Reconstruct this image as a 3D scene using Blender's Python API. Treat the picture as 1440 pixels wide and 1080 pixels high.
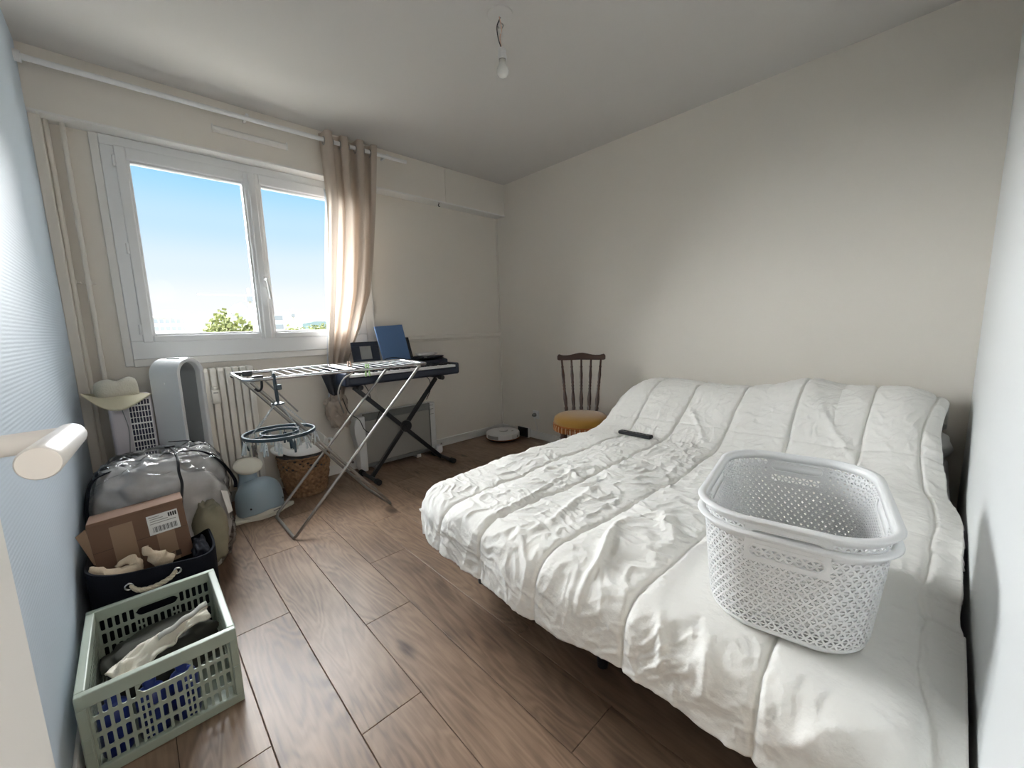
import bpy, bmesh, math, random
import numpy as np
from mathutils import Vector, Matrix

for o in list(bpy.data.objects): bpy.data.objects.remove(o)
SC = bpy.context.scene
COL = SC.collection
R = math.radians
PI = math.pi

# ------------------------------------------------------------------ camera
W, D, H = 3.083, 3.330, 2.5          # room: x to the bed-head wall, y to the window wall
SY, SZ = 3.209, 2.2035               # shutter box front, underside
cam_d = bpy.data.cameras.new('camera'); cam = bpy.data.objects.new('camera', cam_d); COL.objects.link(cam)
FPX = 563.97
cam_d.sensor_fit = 'HORIZONTAL'; cam_d.sensor_width = 36; cam_d.lens = FPX/1440*36
cam_d.clip_start = 0.02; cam_d.clip_end = 3000
pi_, ya, ro = R(8.1875), R(43.3228), R(-1.5779)
fw = Vector((math.sin(ya)*math.cos(pi_), math.cos(ya)*math.cos(pi_), -math.sin(pi_)))
rt = Vector((math.cos(ya), -math.sin(ya), 0)); up = rt.cross(fw)
r2 = rt*math.cos(ro)+up*math.sin(ro); u2 = up*math.cos(ro)-rt*math.sin(ro)
CAM = Vector((0.2265, 0.1371, 1.1216))
M = Matrix((( r2.x, u2.x, -fw.x, CAM.x), (r2.y, u2.y, -fw.y, CAM.y), (r2.z, u2.z, -fw.z, CAM.z), (0, 0, 0, 1)))
cam.matrix_world = M
SC.camera = cam

# ------------------------------------------------------------------ view, world, sun
SC.view_settings.view_transform = 'Standard'; SC.view_settings.look = 'None'
SC.view_settings.gamma = 1; SC.view_settings.use_curve_mapping = False
SC.view_settings.exposure = 0.42
world = bpy.data.worlds.new('sky'); SC.world = world; world.use_nodes = True
nt = world.node_tree; nt.nodes.clear()
wo = nt.nodes.new('ShaderNodeOutputWorld'); bg = nt.nodes.new('ShaderNodeBackground')
tc = nt.nodes.new('ShaderNodeTexCoord'); sx = nt.nodes.new('ShaderNodeSeparateXYZ')
rp = nt.nodes.new('ShaderNodeValToRGB')
nt.links.new(tc.outputs['Generated'], sx.inputs[0]); nt.links.new(sx.outputs['Z'], rp.inputs[0])
cr = rp.color_ramp; cr.interpolation = 'EASE'
SKY = [(0.0, (0.64, 0.62, 0.62)), (0.06, (0.57, 0.57, 0.60)), (0.13, (0.47, 0.53, 0.60)), (0.21, (0.345, 0.475, 0.60)), (0.30, (0.22, 0.42, 0.60)), (1.0, (0.05, 0.16, 0.36))]
while len(cr.elements) < len(SKY): cr.elements.new(0.5)
for e, (pos, c) in zip(cr.elements, SKY): e.position = pos; e.color = (*c, 1)
nt.links.new(rp.outputs[0], bg.inputs[0]); bg.inputs[1].default_value = 1.36
nt.links.new(bg.outputs[0], wo.inputs[0])
sd = bpy.data.lights.new('sun', 'SUN'); sun = bpy.data.objects.new('sun', sd); COL.objects.link(sun)
sd.energy = 5; sd.angle = R(0.53); sd.color = (1, 0.95, 0.86)
sun.rotation_euler = Vector((0.25, 0.62, -0.75)).to_track_quat('-Z', 'Y').to_euler()   # from behind the building: lights what lies outside
kd = bpy.data.lights.new('skylight_fill', 'SUN'); ko = bpy.data.objects.new('skylight_fill', kd); COL.objects.link(ko)
kd.energy = 46; kd.angle = R(80); kd.color = (0.98, 0.975, 1.0)
ko.rotation_euler = Vector((0.30, -1.0, -0.56)).to_track_quat('-Z', 'Y').to_euler()     # added soft sun lamp, boosts the sky's own light through the window
pd = bpy.data.lights.new('window_portal', 'AREA'); pd.shape = 'RECTANGLE'; pd.size = 1.30; pd.size_y = 1.10
pd.cycles.is_portal = True
po = bpy.data.objects.new('window_portal', pd); COL.objects.link(po); po.location = (0.925, D+0.10, 1.61); po.rotation_euler = (R(-90), 0, 0)

# ------------------------------------------------------------------ materials
MATS = {}
def mat(name, col, rough=0.6, metal=0.0, bump=None, spec=None, sheen=0, coat=0, var=None, trans=0, subtype=None):
    """bump=(scale, strength, stretch xyz); var=(scale, amount) albedo mottling"""
    if name in MATS: return MATS[name]
    m = bpy.data.materials.new(name); m.use_nodes = True; t = m.node_tree
    b = t.nodes['Principled BSDF']
    b.inputs['Base Color'].default_value = (*col, 1); b.inputs['Roughness'].default_value = rough; b.inputs['Metallic'].default_value = metal
    if spec is not None: b.inputs['Specular IOR Level'].default_value = spec
    if sheen: b.inputs['Sheen Weight'].default_value = sheen
    if coat: b.inputs['Coat Weight'].default_value = coat
    if bump or var:
        tcn = t.nodes.new('ShaderNodeTexCoord')
    if var:
        n = t.nodes.new('ShaderNodeTexNoise'); n.inputs['Scale'].default_value = var[0]; n.inputs['Detail'].default_value = 5
        t.links.new(tcn.outputs['Object'], n.inputs['Vector'])
        mx = t.nodes.new('ShaderNodeMix'); mx.data_type = 'RGBA'
        mx.inputs['A'].default_value = (*[c*(1-var[1]) for c in col], 1); mx.inputs['B'].default_value = (*[min(1, c*(1+var[1])) for c in col], 1)
        t.links.new(n.outputs['Fac'], mx.inputs['Factor']); t.links.new(mx.outputs['Result'], b.inputs['Base Color'])
    if bump:
        mp = t.nodes.new('ShaderNodeMapping'); mp.inputs['Scale'].default_value = bump[2] if len(bump) > 2 else (1, 1, 1)
        t.links.new(tcn.outputs['Object'], mp.inputs[0])
        n = t.nodes.new('ShaderNodeTexNoise'); n.inputs['Scale'].default_value = bump[0]; n.inputs['Detail'].default_value = 4
        t.links.new(mp.outputs[0], n.inputs['Vector'])
        bp = t.nodes.new('ShaderNodeBump'); bp.inputs['Strength'].default_value = bump[1]; bp.inputs['Distance'].default_value = 0.004
        t.links.new(n.outputs['Fac'], bp.inputs['Height']); t.links.new(bp.outputs[0], b.inputs['Normal'])
    if trans:
        out = t.nodes['Material Output']; tr = t.nodes.new('ShaderNodeBsdfTranslucent'); tr.inputs[0].default_value = (*col, 1)
        ms = t.nodes.new('ShaderNodeMixShader'); ms.inputs[0].default_value = trans
        t.links.new(b.outputs[0], ms.inputs[1]); t.links.new(tr.outputs[0], ms.inputs[2]); t.links.new(ms.outputs[0], out.inputs[0])
    MATS[name] = m
    return m

def clear_mat(name, col, alpha, rough=0.05):
    m = bpy.data.materials.new(name); m.use_nodes = True; t = m.node_tree; t.nodes.clear()
    out = t.nodes.new('ShaderNodeOutputMaterial'); tr = t.nodes.new('ShaderNodeBsdfTransparent'); gl = t.nodes.new('ShaderNodeBsdfGlossy')
    tr.inputs[0].default_value = (*col, 1); gl.inputs['Roughness'].default_value = rough
    fr = t.nodes.new('ShaderNodeLayerWeight'); fr.inputs[0].default_value = alpha
    ms = t.nodes.new('ShaderNodeMixShader')
    t.links.new(fr.outputs['Fresnel'], ms.inputs[0]); t.links.new(tr.outputs[0], ms.inputs[1]); t.links.new(gl.outputs[0], ms.inputs[2]); t.links.new(ms.outputs[0], out.inputs[0])
    MATS[name] = m
    return m

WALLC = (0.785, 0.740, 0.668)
mat('wall_paint', WALLC, 0.85, bump=(55, 0.10), var=(1.2, 0.02))
mat('satin_paint', (0.76, 0.78, 0.78), 0.42, bump=(55, 0.05))
mat('white_paint', (0.80, 0.785, 0.75), 0.45, bump=(30, 0.06), var=(3, 0.03))
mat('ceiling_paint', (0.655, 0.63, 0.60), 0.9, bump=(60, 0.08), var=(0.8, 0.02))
mat('upvc', (0.82, 0.83, 0.83), 0.35)
mat('rubber_black', (0.012, 0.013, 0.016), 0.6)
mat('plastic_black', (0.015, 0.016, 0.02), 0.35)
mat('plastic_navy', (0.018, 0.025, 0.045), 0.4)
mat('plastic_white', (0.80, 0.80, 0.79), 0.35)
mat('chrome', (0.62, 0.64, 0.66), 0.22, 1.0)
mat('steel_grey', (0.36, 0.35, 0.33), 0.35, 0.9)
mat('enamel_white', (0.55, 0.56, 0.56), 0.3)
mat('radiator_paint', (0.77, 0.74, 0.67), 0.45, var=(6, 0.03))
mat('duvet_cotton', (0.86, 0.845, 0.80), 0.95, bump=(48, 0.75), sheen=0.15)
mat('sheet_cotton', (0.83, 0.82, 0.78), 0.95, bump=(180, 0.3))
mat('basket_plastic', (0.84, 0.845, 0.84), 0.38)
mat('crate_plastic', (0.34, 0.39, 0.32), 0.42)
mat('navy_felt', (0.008, 0.009, 0.014), 0.95, bump=(400, 0.5), spec=0.2)
mat('rope', (0.60, 0.53, 0.40), 0.9, bump=(300, 0.5))
mat('beige_cloth', (0.58, 0.47, 0.34), 0.95, bump=(250, 0.4))
mat('white_cloth', (0.72, 0.68, 0.58), 0.95, bump=(200, 0.4))
mat('grey_textile', (0.60, 0.58, 0.56), 0.95, bump=(14, 0.9), var=(7, 0.35))
mat('olive_textile', (0.30, 0.28, 0.20), 0.95, bump=(18, 0.9), var=(9, 0.3))
mat('cardboard', (0.18, 0.10, 0.063), 0.85, bump=(40, 0.1, (1, 1, 8)), var=(5, 0.08))
mat('tape', (0.30, 0.19, 0.115), 0.45)
mat('paper', (0.78, 0.77, 0.74), 0.8)
mat('ink', (0.03, 0.03, 0.03), 0.8)
mat('straw', (0.74, 0.68, 0.50), 0.9, bump=(220, 0.7, (1, 1, 3)))
mat('fan_white', (0.74, 0.76, 0.77), 0.35)
mat('fan_inner', (0.30, 0.32, 0.33), 0.5)
mat('cooler_white', (0.66, 0.62, 0.66), 0.4)
mat('grille_dark', (0.03, 0.03, 0.06), 0.6)
mat('whale_blue', (0.33, 0.43, 0.50), 0.4)
mat('cream_plastic', (0.74, 0.72, 0.63), 0.4)
mat('wicker', (0.27, 0.155, 0.08), 0.75, bump=(60, 0.9, (1, 1, 3)), var=(45, 0.75))
mat('hanger_blue', (0.035, 0.06, 0.08), 0.4)
mat('peg_clear', (0.55, 0.60, 0.62), 0.25)
mat('curtain_linen', (0.56, 0.475, 0.40), 0.95, bump=(500, 0.4), trans=0.22)
mat('lining', (0.80, 0.84, 0.88), 0.9, trans=0.4)
mat('dark_cloth', (0.05, 0.055, 0.065), 0.95)
mat('folder_blue', (0.10, 0.19, 0.38), 0.5)
mat('photo_grey', (0.33, 0.33, 0.32), 0.4, var=(12, 0.4))
mat('heater_grey', (0.38, 0.37, 0.34), 0.25)
mat('heater_rail', (0.20, 0.21, 0.20), 0.3)
mat('walnut', (0.050, 0.017, 0.008), 0.32, bump=(20, 0.2, (1, 1, 6)), var=(12, 0.3), coat=0.05)
mat('mustard_velvet', (0.30, 0.15, 0.014), 0.9, sheen=0.4, bump=(200, 0.3), var=(6, 0.1))
mat('fringe', (0.30, 0.09, 0.015), 0.9)
mat('fringe_light', (0.55, 0.36, 0.20), 0.9)
mat('bulb_glass', (0.85, 0.84, 0.80), 0.2)
mat('peg_green', (0.32, 0.50, 0.22), 0.5)
mat('peg_peach', (0.70, 0.48, 0.36), 0.5)
mat('blue_bottle', (0.015, 0.03, 0.17), 0.3)
mat('joint_dark', (0.06, 0.04, 0.03), 0.9)
mat('outside_white', (0.85, 0.83, 0.80), 0.9)
mat('outside_roof', (0.62, 0.55, 0.50), 0.9)
mat('outside_window', (0.35, 0.38, 0.42), 0.5)
mat('outside_ground', (0.06, 0.065, 0.05), 0.95, var=(0.02, 0.2))
mat('outside_leaf', (0.28, 0.30, 0.13), 0.9, var=(0.6, 0.5))
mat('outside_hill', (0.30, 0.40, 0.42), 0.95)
mat('crane_yellow', (0.66, 0.60, 0.50), 0.7)
mat('bark', (0.15, 0.10, 0.07), 0.9)
clear_mat('window_glass', (0.97, 0.985, 0.98), 0.06, 0.02)
clear_mat('clear_vinyl', (0.96, 0.97, 0.98), 0.27, 0.20)

# ribbed wall paper of the left wall
def wallpaper():
    m = mat('ribbed_paper', (0.54, 0.62, 0.70), 0.60); t = m.node_tree; b = t.nodes['Principled BSDF']
    c = t.nodes.new('ShaderNodeTexCoord'); mp = t.nodes.new('ShaderNodeMapping'); mp.inputs['Scale'].default_value = (1, 1, 1)
    t.links.new(c.outputs['Object'], mp.inputs[0])
    w = t.nodes.new('ShaderNodeTexWave'); w.wave_type = 'BANDS'; w.bands_direction = 'Z'; w.inputs['Scale'].default_value = 28; w.inputs['Distortion'].default_value = 1.2; w.inputs['Detail Scale'].default_value = 3
    w2 = t.nodes.new('ShaderNodeTexWave'); w2.wave_type = 'BANDS'; w2.bands_direction = 'Y'; w2.inputs['Scale'].default_value = 40; w2.inputs['Distortion'].default_value = 2
    t.links.new(mp.outputs[0], w.inputs[0]); t.links.new(mp.outputs[0], w2.inputs[0])
    a = t.nodes.new('ShaderNodeMath'); a.operation = 'MULTIPLY_ADD'; a.inputs[1].default_value = 0.35
    t.links.new(w2.outputs['Fac'], a.inputs[0]); t.links.new(w.outputs['Fac'], a.inputs[2])
    bp = t.nodes.new('ShaderNodeBump'); bp.inputs['Strength'].default_value = 0.22; bp.inputs['Distance'].default_value = 0.0012
    t.links.new(a.outputs[0], bp.inputs['Height']); t.links.new(bp.outputs[0], b.inputs['Normal'])
wallpaper()

def oak():
    m = bpy.data.materials.new('oak_laminate'); m.use_nodes = True; t = m.node_tree; b = t.nodes['Principled BSDF']; N = t.nodes.new; L = t.links.new
    c = N('ShaderNodeTexCoord'); oi = N('ShaderNodeObjectInfo')
    off = N('ShaderNodeVectorMath'); off.operation = 'SCALE'; cmb = N('ShaderNodeCombineXYZ')
    L(oi.outputs['Random'], cmb.inputs[0]); L(oi.outputs['Random'], cmb.inputs[1]); L(oi.outputs['Random'], cmb.inputs[2])
    L(cmb.outputs[0], off.inputs[0]); off.inputs['Scale'].default_value = 37.0
    add = N('ShaderNodeVectorMath'); add.operation = 'ADD'; L(c.outputs['Object'], add.inputs[0]); L(off.outputs[0], add.inputs[1])
    mp = N('ShaderNodeMapping'); mp.inputs['Scale'].default_value = (1.0, 0.22, 1.0); L(add.outputs[0], mp.inputs[0])
    n1 = N('ShaderNodeTexNoise'); n1.inputs['Scale'].default_value = 5.0; n1.inputs['Detail'].default_value = 3; n1.inputs['Distortion'].default_value = 0.6; L(mp.outputs[0], n1.inputs[0])
    # cathedral rings: bands of a smooth stretched noise
    mu = N('ShaderNodeMath'); mu.operation = 'MULTIPLY'; mu.inputs[1].default_value = 95.0; L(n1.outputs['Fac'], mu.inputs[0])
    sn = N('ShaderNodeMath'); sn.operation = 'SINE'; L(mu.outputs[0], sn.inputs[0])
    mp2 = N('ShaderNodeMapping'); mp2.inputs['Scale'].default_value = (1.0, 0.05, 1.0); L(add.outputs[0], mp2.inputs[0])
    n2 = N('ShaderNodeTexNoise'); n2.inputs['Scale'].default_value = 110; n2.inputs['Detail'].default_value = 5; L(mp2.outputs[0], n2.inputs[0])
    mp3 = N('ShaderNodeMapping'); mp3.inputs['Scale'].default_value = (1.0, 0.45, 1.0); L(add.outputs[0], mp3.inputs[0])
    n3 = N('ShaderNodeTexNoise'); n3.inputs['Scale'].default_value = 9; n3.inputs['Detail'].default_value = 4; L(mp3.outputs[0], n3.inputs[0])
    vo = N('ShaderNodeTexVoronoi'); vo.inputs['Scale'].default_value = 4.2; L(mp3.outputs[0], vo.inputs[0])
    kr = N('ShaderNodeMapRange'); kr.inputs['From Min'].default_value = 0.03; kr.inputs['From Max'].default_value = 0.14; kr.inputs['To Min'].default_value = 0.42; kr.inputs['To Max'].default_value = 0.0; L(vo.outputs['Distance'], kr.inputs[0])
    f = N('ShaderNodeMath'); f.operation = 'MULTIPLY_ADD'; f.inputs[1].default_value = 0.10; L(sn.outputs[0], f.inputs[0])
    s2 = N('ShaderNodeMath'); s2.operation = 'MULTIPLY_ADD'; s2.inputs[1].default_value = 0.55; L(n2.outputs['Fac'], s2.inputs[0]); s2.inputs[2].default_value = -0.05
    L(s2.outputs[0], f.inputs[2])
    g = N('ShaderNodeMath'); g.operation = 'MULTIPLY_ADD'; g.inputs[1].default_value = 0.75; L(n3.outputs['Fac'], g.inputs[0]); L(f.outputs[0], g.inputs[2])
    h = N('ShaderNodeMath'); h.operation = 'SUBTRACT'; L(g.outputs[0], h.inputs[0]); L(kr.outputs[0], h.inputs[1])
    rr = N('ShaderNodeMath'); rr.operation = 'MULTIPLY_ADD'; rr.inputs[1].default_value = 0.16; L(oi.outputs['Random'], rr.inputs[0]); L(h.outputs[0], rr.inputs[2])
    ra = N('ShaderNodeValToRGB'); e = ra.color_ramp.elements
    e[0].position = 0.22; e[0].color = (0.082, 0.049, 0.034, 1); e[1].position = 0.92; e[1].color = (0.32, 0.215, 0.145, 1)
    k = ra.color_ramp.elements.new(0.55); k.color = (0.200, 0.130, 0.087, 1)
    L(rr.outputs[0], ra.inputs[0]); L(ra.outputs[0], b.inputs['Base Color'])
    b.inputs['Roughness'].default_value = 0.42
    bp = N('ShaderNodeBump'); bp.inputs['Strength'].default_value = 0.12; bp.inputs['Distance'].default_value = 0.001; L(f.outputs[0], bp.inputs['Height']); L(bp.outputs[0], b.inputs['Normal'])
    MATS['oak_laminate'] = m
oak()

# ------------------------------------------------------------------ mesh helpers
class MB:
    def __init__(s): s.v = []; s.f = []
    def add(s, vs, fs):
        n = len(s.v); s.v += [tuple(a) for a in vs]; s.f += [tuple(i+n for i in f) for f in fs]; return s
    def box(s, x0, x1, y0, y1, z0, z1):
        return s.add([(x0,y0,z0),(x1,y0,z0),(x1,y1,z0),(x0,y1,z0),(x0,y0,z1),(x1,y0,z1),(x1,y1,z1),(x0,y1,z1)],
                     [(0,3,2,1),(4,5,6,7),(0,1,5,4),(1,2,6,5),(2,3,7,6),(3,0,4,7)])
    def tube(s, pts, r, n=10, cap=True, closed=False):
        pts = [Vector(p) for p in pts]; m = len(pts); rs = r if isinstance(r, (list, tuple)) else [r]*m
        rings = []; prev = None
        for i, p in enumerate(pts):
            if closed: d = pts[(i+1) % m]-pts[i-1]
            else: d = pts[min(i+1, m-1)]-pts[max(i-1, 0)]
            d.normalize()
            if prev is None:
                a = Vector((0, 0, 1)) if abs(d.z) < 0.9 else Vector((1, 0, 0)); x = d.cross(a).normalized()
            else:
                x = (prev-d*prev.dot(d)).normalized()
            prev = x; y = d.cross(x)
            rings.append([p+(x*math.cos(2*PI*k/n)+y*math.sin(2*PI*k/n))*rs[i] for k in range(n)])
        vs = [v for rg in rings for v in rg]; fs = []
        for i in range(m if closed else m-1):
            j = (i+1) % m
            for k in range(n):
                fs.append((i*n+k, i*n+(k+1) % n, j*n+(k+1) % n, j*n+k))
        if cap and not closed:
            fs.append(tuple(range(n))[::-1]); fs.append(tuple((m-1)*n+k for k in range(n)))
        return s.add(vs, fs)
    def lathe(s, prof, c=(0, 0, 0), n=32, sx=1, sy=1, fn=None):
        vs = []; fs = []
        for i, (r, z) in enumerate(prof):
            for k in range(n):
                a = 2*PI*k/n; x, y, zz = r*math.cos(a)*sx, r*math.sin(a)*sy, z
                if fn: x, y, zz = fn(x, y, zz, a, r)
                vs.append((c[0]+x, c[1]+y, c[2]+zz))
        for i in range(len(prof)-1):
            for k in range(n): fs.append((i*n+k, i*n+(k+1) % n, (i+1)*n+(k+1) % n, (i+1)*n+k))
        if prof[0][0] > 1e-5: fs.append(tuple(range(n))[::-1])
        if prof[-1][0] > 1e-5: fs.append(tuple((len(prof)-1)*n+k for k in range(n)))
        return s.add(vs, fs)
    def prism(s, poly, axis, a0, a1):
        """extrude a 2-D polygon along an axis: x:(y,z) y:(x,z) z:(x,y)"""
        def mk(p, a): return {'x': (a, p[0], p[1]), 'y': (p[0], a, p[1]), 'z': (p[0], p[1], a)}[axis]
        n = len(poly); vs = [mk(p, a0) for p in poly]+[mk(p, a1) for p in poly]
        fs = [tuple(range(n)), tuple(range(n, 2*n))[::-1]]+[(i, n+i, n+(i+1) % n, (i+1) % n) for i in range(n)]
        return s.add(vs, fs)
    def grid(s, P, closed_u=False):
        """P[i][j] points"""
        m = len(P); n = len(P[0]); vs = [p for row in P for p in row]; fs = []
        for i in range(m if closed_u else m-1):
            for j in range(n-1): fs.append((i*n+j, ((i+1) % m)*n+j, ((i+1) % m)*n+j+1, i*n+j+1))
        return s.add(vs, fs)
    def xf(s, mt):
        s.v = [tuple(mt @ Vector(v)) for v in s.v]; return s

ORG = {}
def org(o):
    while o.parent: o = o.parent
    return ORG.get(o.name, Vector((0, 0, 0)))
def obj(name, mb, m, parent=None, smooth=False, bevel=0, solid=0, sub=0, local=False, seg=2, fixn=True):
    me = bpy.data.meshes.new(name)
    off = Vector((0, 0, 0)) if (parent is None or local) else org(parent)
    me.from_pydata([(v[0]-off.x, v[1]-off.y, v[2]-off.z) for v in mb.v], [], mb.f); me.update()
    if fixn:
        b = bmesh.new(); b.from_mesh(me); bmesh.ops.recalc_face_normals(b, faces=b.faces); b.to_mesh(me); b.free()
    if smooth:
        me.polygons.foreach_set('use_smooth', [True]*len(me.polygons))
        if smooth != 'full': me.set_sharp_from_angle(angle=R(40))
    me.materials.append(MATS[m] if isinstance(m, str) else m)
    o = bpy.data.objects.new(name, me); COL.objects.link(o)
    if parent: o.parent = parent
    if solid:
        md = o.modifiers.new('thickness', 'SOLIDIFY'); md.thickness = solid; md.offset = 0
    if bevel:
        md = o.modifiers.new('edges', 'BEVEL'); md.width = bevel; md.segments = seg; md.limit_method = 'ANGLE'; md.angle_limit = R(40)
    if sub:
        md = o.modifiers.new('round', 'SUBSURF'); md.levels = sub; md.render_levels = sub
    return o
def tag(o, label=None, cat=None, group=None, kind=None):
    if label: o['label'] = label
    if cat: o['category'] = cat
    if group: o['group'] = group
    if kind: o['kind'] = kind
    return o
def thing(name, label, cat, loc=(0, 0, 0), rotz=0, group=None, kind=None):
    o = bpy.data.objects.new(name, None); COL.objects.link(o); o.empty_display_size = 0.1
    o.location = loc; o.rotation_euler = (0, 0, rotz)
    ORG[o.name] = Vector(loc) if rotz == 0 else Vector((0, 0, 0))
    return tag(o, label, cat, group, kind)
def struct(name, mb, m, parent=None, label=None, **k):
    o = obj(name, mb, m, parent, **k)
    if not parent:
        o['kind'] = 'structure'
    if label: o['label'] = label
    return o
def share(name, src, parent, loc, rot=(0, 0, 0)):
    o = src.copy(); o.name = name; COL.objects.link(o); o.parent = parent; o.location = loc; o.rotation_euler = rot; return o
def B(*a): return MB().box(*a)
def T(p, r, n=10): return MB().tube(p, r, n)
def bez(p, n=16):
    """Catmull-Rom through points"""
    P = [Vector(q) for q in p]; P = [P[0]*2-P[1]]+P+[P[-1]*2-P[-2]]; out = []
    for i in range(1, len(P)-2):
        for k in range(n):
            t = k/n; a, b, c, d = P[i-1], P[i], P[i+1], P[i+2]
            out.append(0.5*((2*b)+(c-a)*t+(2*a-5*b+4*c-d)*t*t+(3*b-a-3*c+d)*t**3))
    out.append(P[-2]); return out
rng = np.random.RandomState(5)
_lat = rng.rand(256, 256)
def vnoise(x, y):
    x = np.asarray(x, float); y = np.asarray(y, float); xi = np.floor(x).astype(int); yi = np.floor(y).astype(int); fx = x-xi; fy = y-yi
    fx = fx*fx*fx*(fx*(fx*6-15)+10); fy = fy*fy*fy*(fy*(fy*6-15)+10)
    g = lambda a, b: _lat[a % 256, b % 256]
    return ((g(xi, yi)*(1-fx)+g(xi+1, yi)*fx)*(1-fy)+(g(xi, yi+1)*(1-fx)+g(xi+1, yi+1)*fx)*fy)*2-1
def sstep(a, b, x):
    t = np.clip((x-a)/(b-a), 0, 1); return t*t*(3-2*t)
def blob(c, hx, hy, hz, e=0.45, nu=48, nv=28, amp=0.0, fr=6, seed=0, flat=None):
    """superellipsoid with lumps; flat = lowest z"""
    P = []
    sg = lambda v, p: math.copysign(abs(v)**p, v)
    for i in range(nu):
        a = 2*PI*i/nu; row = []
        for j in range(nv+1):
            b = -PI/2+PI*j/nv
            x, y, z = sg(math.cos(b), e)*sg(math.cos(a), e), sg(math.cos(b), e)*sg(math.sin(a), e), sg(math.sin(b), e)
            k = 1+amp*float(vnoise(x*fr+seed+z*fr*0.7, y*fr+seed*2+z*fr*0.5))
            px, py, pz = c[0]+hx*x*k, c[1]+hy*y*k, c[2]+hz*z*k
            if flat is not None: pz = max(pz, flat)
            row.append((px, py, pz))
        P.append(row)
    return MB().grid(P, closed_u=True)

# ================================================================== THE SETTING
def near_y(x): return 0.019*(W-x)
# floor
floor = struct('floor', B(-0.1, W+0.1, -1.5, D+0.1, -0.12, -0.0035), 'joint_dark', label='brown oak laminate floor of long planks with dark joints')
PW, PL = 0.189, 1.23
ends = {1: 1.153, 2: 1.557, 3: 0.71, 4: 1.103, 0: 0.62, 5: 1.72, 6: 0.35, -1: 1.30, 7: 0.95, 8: 0.2}
rnd = random.Random(4); pl_me = {}
k0 = -3
for k in range(-3, 15):
    x0, x1 = max(0.0, 0.380+PW*k), min(W, 0.380+PW*(k+1))
    if x1-x0 < 0.01: continue
    e = ends.get(k, rnd.uniform(0, PL)); e -= PL*math.ceil((e+1.5)/PL)
    y = e
    while y < D:
        a, b = max(y, -1.45), min(y+PL, D); y += PL
        if b-a < 0.01: continue
        key = (round(x1-x0, 4), round(b-a, 4))
        g = 0.0009
        if key not in pl_me:
            w2, l2 = (x1-x0)/2-g, (b-a)/2-g
            mb = MB(); c = 0.0015
            mb.add([(-w2, -l2, -0.0035), (w2, -l2, -0.0035), (w2, l2, -0.0035), (-w2, l2, -0.0035),
                    (-w2, -l2, -0.0008), (w2, -l2, -0.0008), (w2, l2, -0.0008), (-w2, l2, -0.0008),
                    (-w2+c, -l2+c, 0), (w2-c, -l2+c, 0), (w2-c, l2-c, 0), (-w2+c, l2-c, 0)],
                   [(0, 3, 2, 1), (8, 9, 10, 11)]+[(i, (i+1) % 4, 4+(i+1) % 4, 4+i) for i in range(4)]+[(4+i, 4+(i+1) % 4, 8+(i+1) % 4, 8+i) for i in range(4)])
            o = obj('plank', mb, 'oak_laminate', floor, local=True); pl_me[key] = o; o.location = ((x0+x1)/2, (a+b)/2, 0)
        else:
            share('plank', pl_me[key], floor, ((x0+x1)/2, (a+b)/2, 0))
# walls and ceiling
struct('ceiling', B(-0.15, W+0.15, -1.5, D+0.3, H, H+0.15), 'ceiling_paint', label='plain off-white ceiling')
WX0, WX1, WZ0, WZ1 = 0.27, 1.60, 1.03, SZ
wb = MB(); y0, y1 = D, D+0.28
wb.box(-0.15, WX0, y0, y1, 0, H); wb.box(WX1, W+0.15, y0, y1, 0, H); wb.box(WX0, WX1, y0, y1, 0, WZ0); wb.box(WX0, WX1, y0, y1, WZ1, H)
struct('wall_back', wb, 'wall_paint', label='off-white wall with the window in it')
struct('wall_right', B(W, W+0.15, -0.2, D+0.28, 0, H), 'wall_paint', label='off-white wall behind the head of the bed')
struct('wall_left', B(-0.15, 0, -0.2, D+0.28, 0, H), 'ribbed_paper', label='wall with ribbed painted paper beside the door')
wf = MB()
def near(x0, x1, z0, z1):
    a, b = near_y(x0), near_y(x1)
    wf.add([(x0, a-0.1, z0), (x1, b-0.1, z0), (x1, b, z0), (x0, a, z0), (x0, a-0.1, z1), (x1, b-0.1, z1), (x1, b, z1), (x0, a, z1)],
           [(0, 3, 2, 1), (4, 5, 6, 7), (0, 1, 5, 4), (1, 2, 6, 5), (2, 3, 7, 6), (3, 0, 4, 7)])
near(0, 0.085, 0, H); near(0.085, 0.80, 2.04, H); near(0.80, W, 0, H)
struct('wall_front', wf, 'satin_paint', label='off-white wall along the side of the bed')
# hallway behind the door opening
hb = MB(); hb.box(-0.15, 0.0, -1.5, -0.2, 0, H); hb.box(1.2, 1.35, -1.5, -0.06, 0, H); hb.box(-0.15, 1.35, -1.6, -1.5, 0, H)
struct('wall_hall', hb, 'wall_paint', label='hallway walls beyond the door opening')
hl = thing('hall_fill_lamp', 'added fill light globe hanging in the hallway behind the door opening', 'lamp', (0.62, -0.75, H))  # invented globe out of view, added to brighten the room through the doorway
mat('hall_fill_glow', (1, 0.9, 0.75), 0.5)
_b = MATS['hall_fill_glow'].node_tree.nodes['Principled BSDF']; _b.inputs['Emission Color'].default_value = (1, 0.94, 0.88, 1); _b.inputs['Emission Strength'].default_value = 15
obj('globe', MB().lathe([(0.0001, -0.16), (0.06, -0.148), (0.112, -0.112), (0.148, -0.06), (0.16, 0), (0.148, 0.06), (0.112, 0.112), (0.06, 0.148), (0.0001, 0.16)], (0.62, -0.75, 1.72), 24), 'hall_fill_glow', hl, smooth='full')
obj('cord', T([(0.62, -0.75, 1.87), (0.62, -0.75, H)], 0.004, 8), 'plastic_white', hl)
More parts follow.
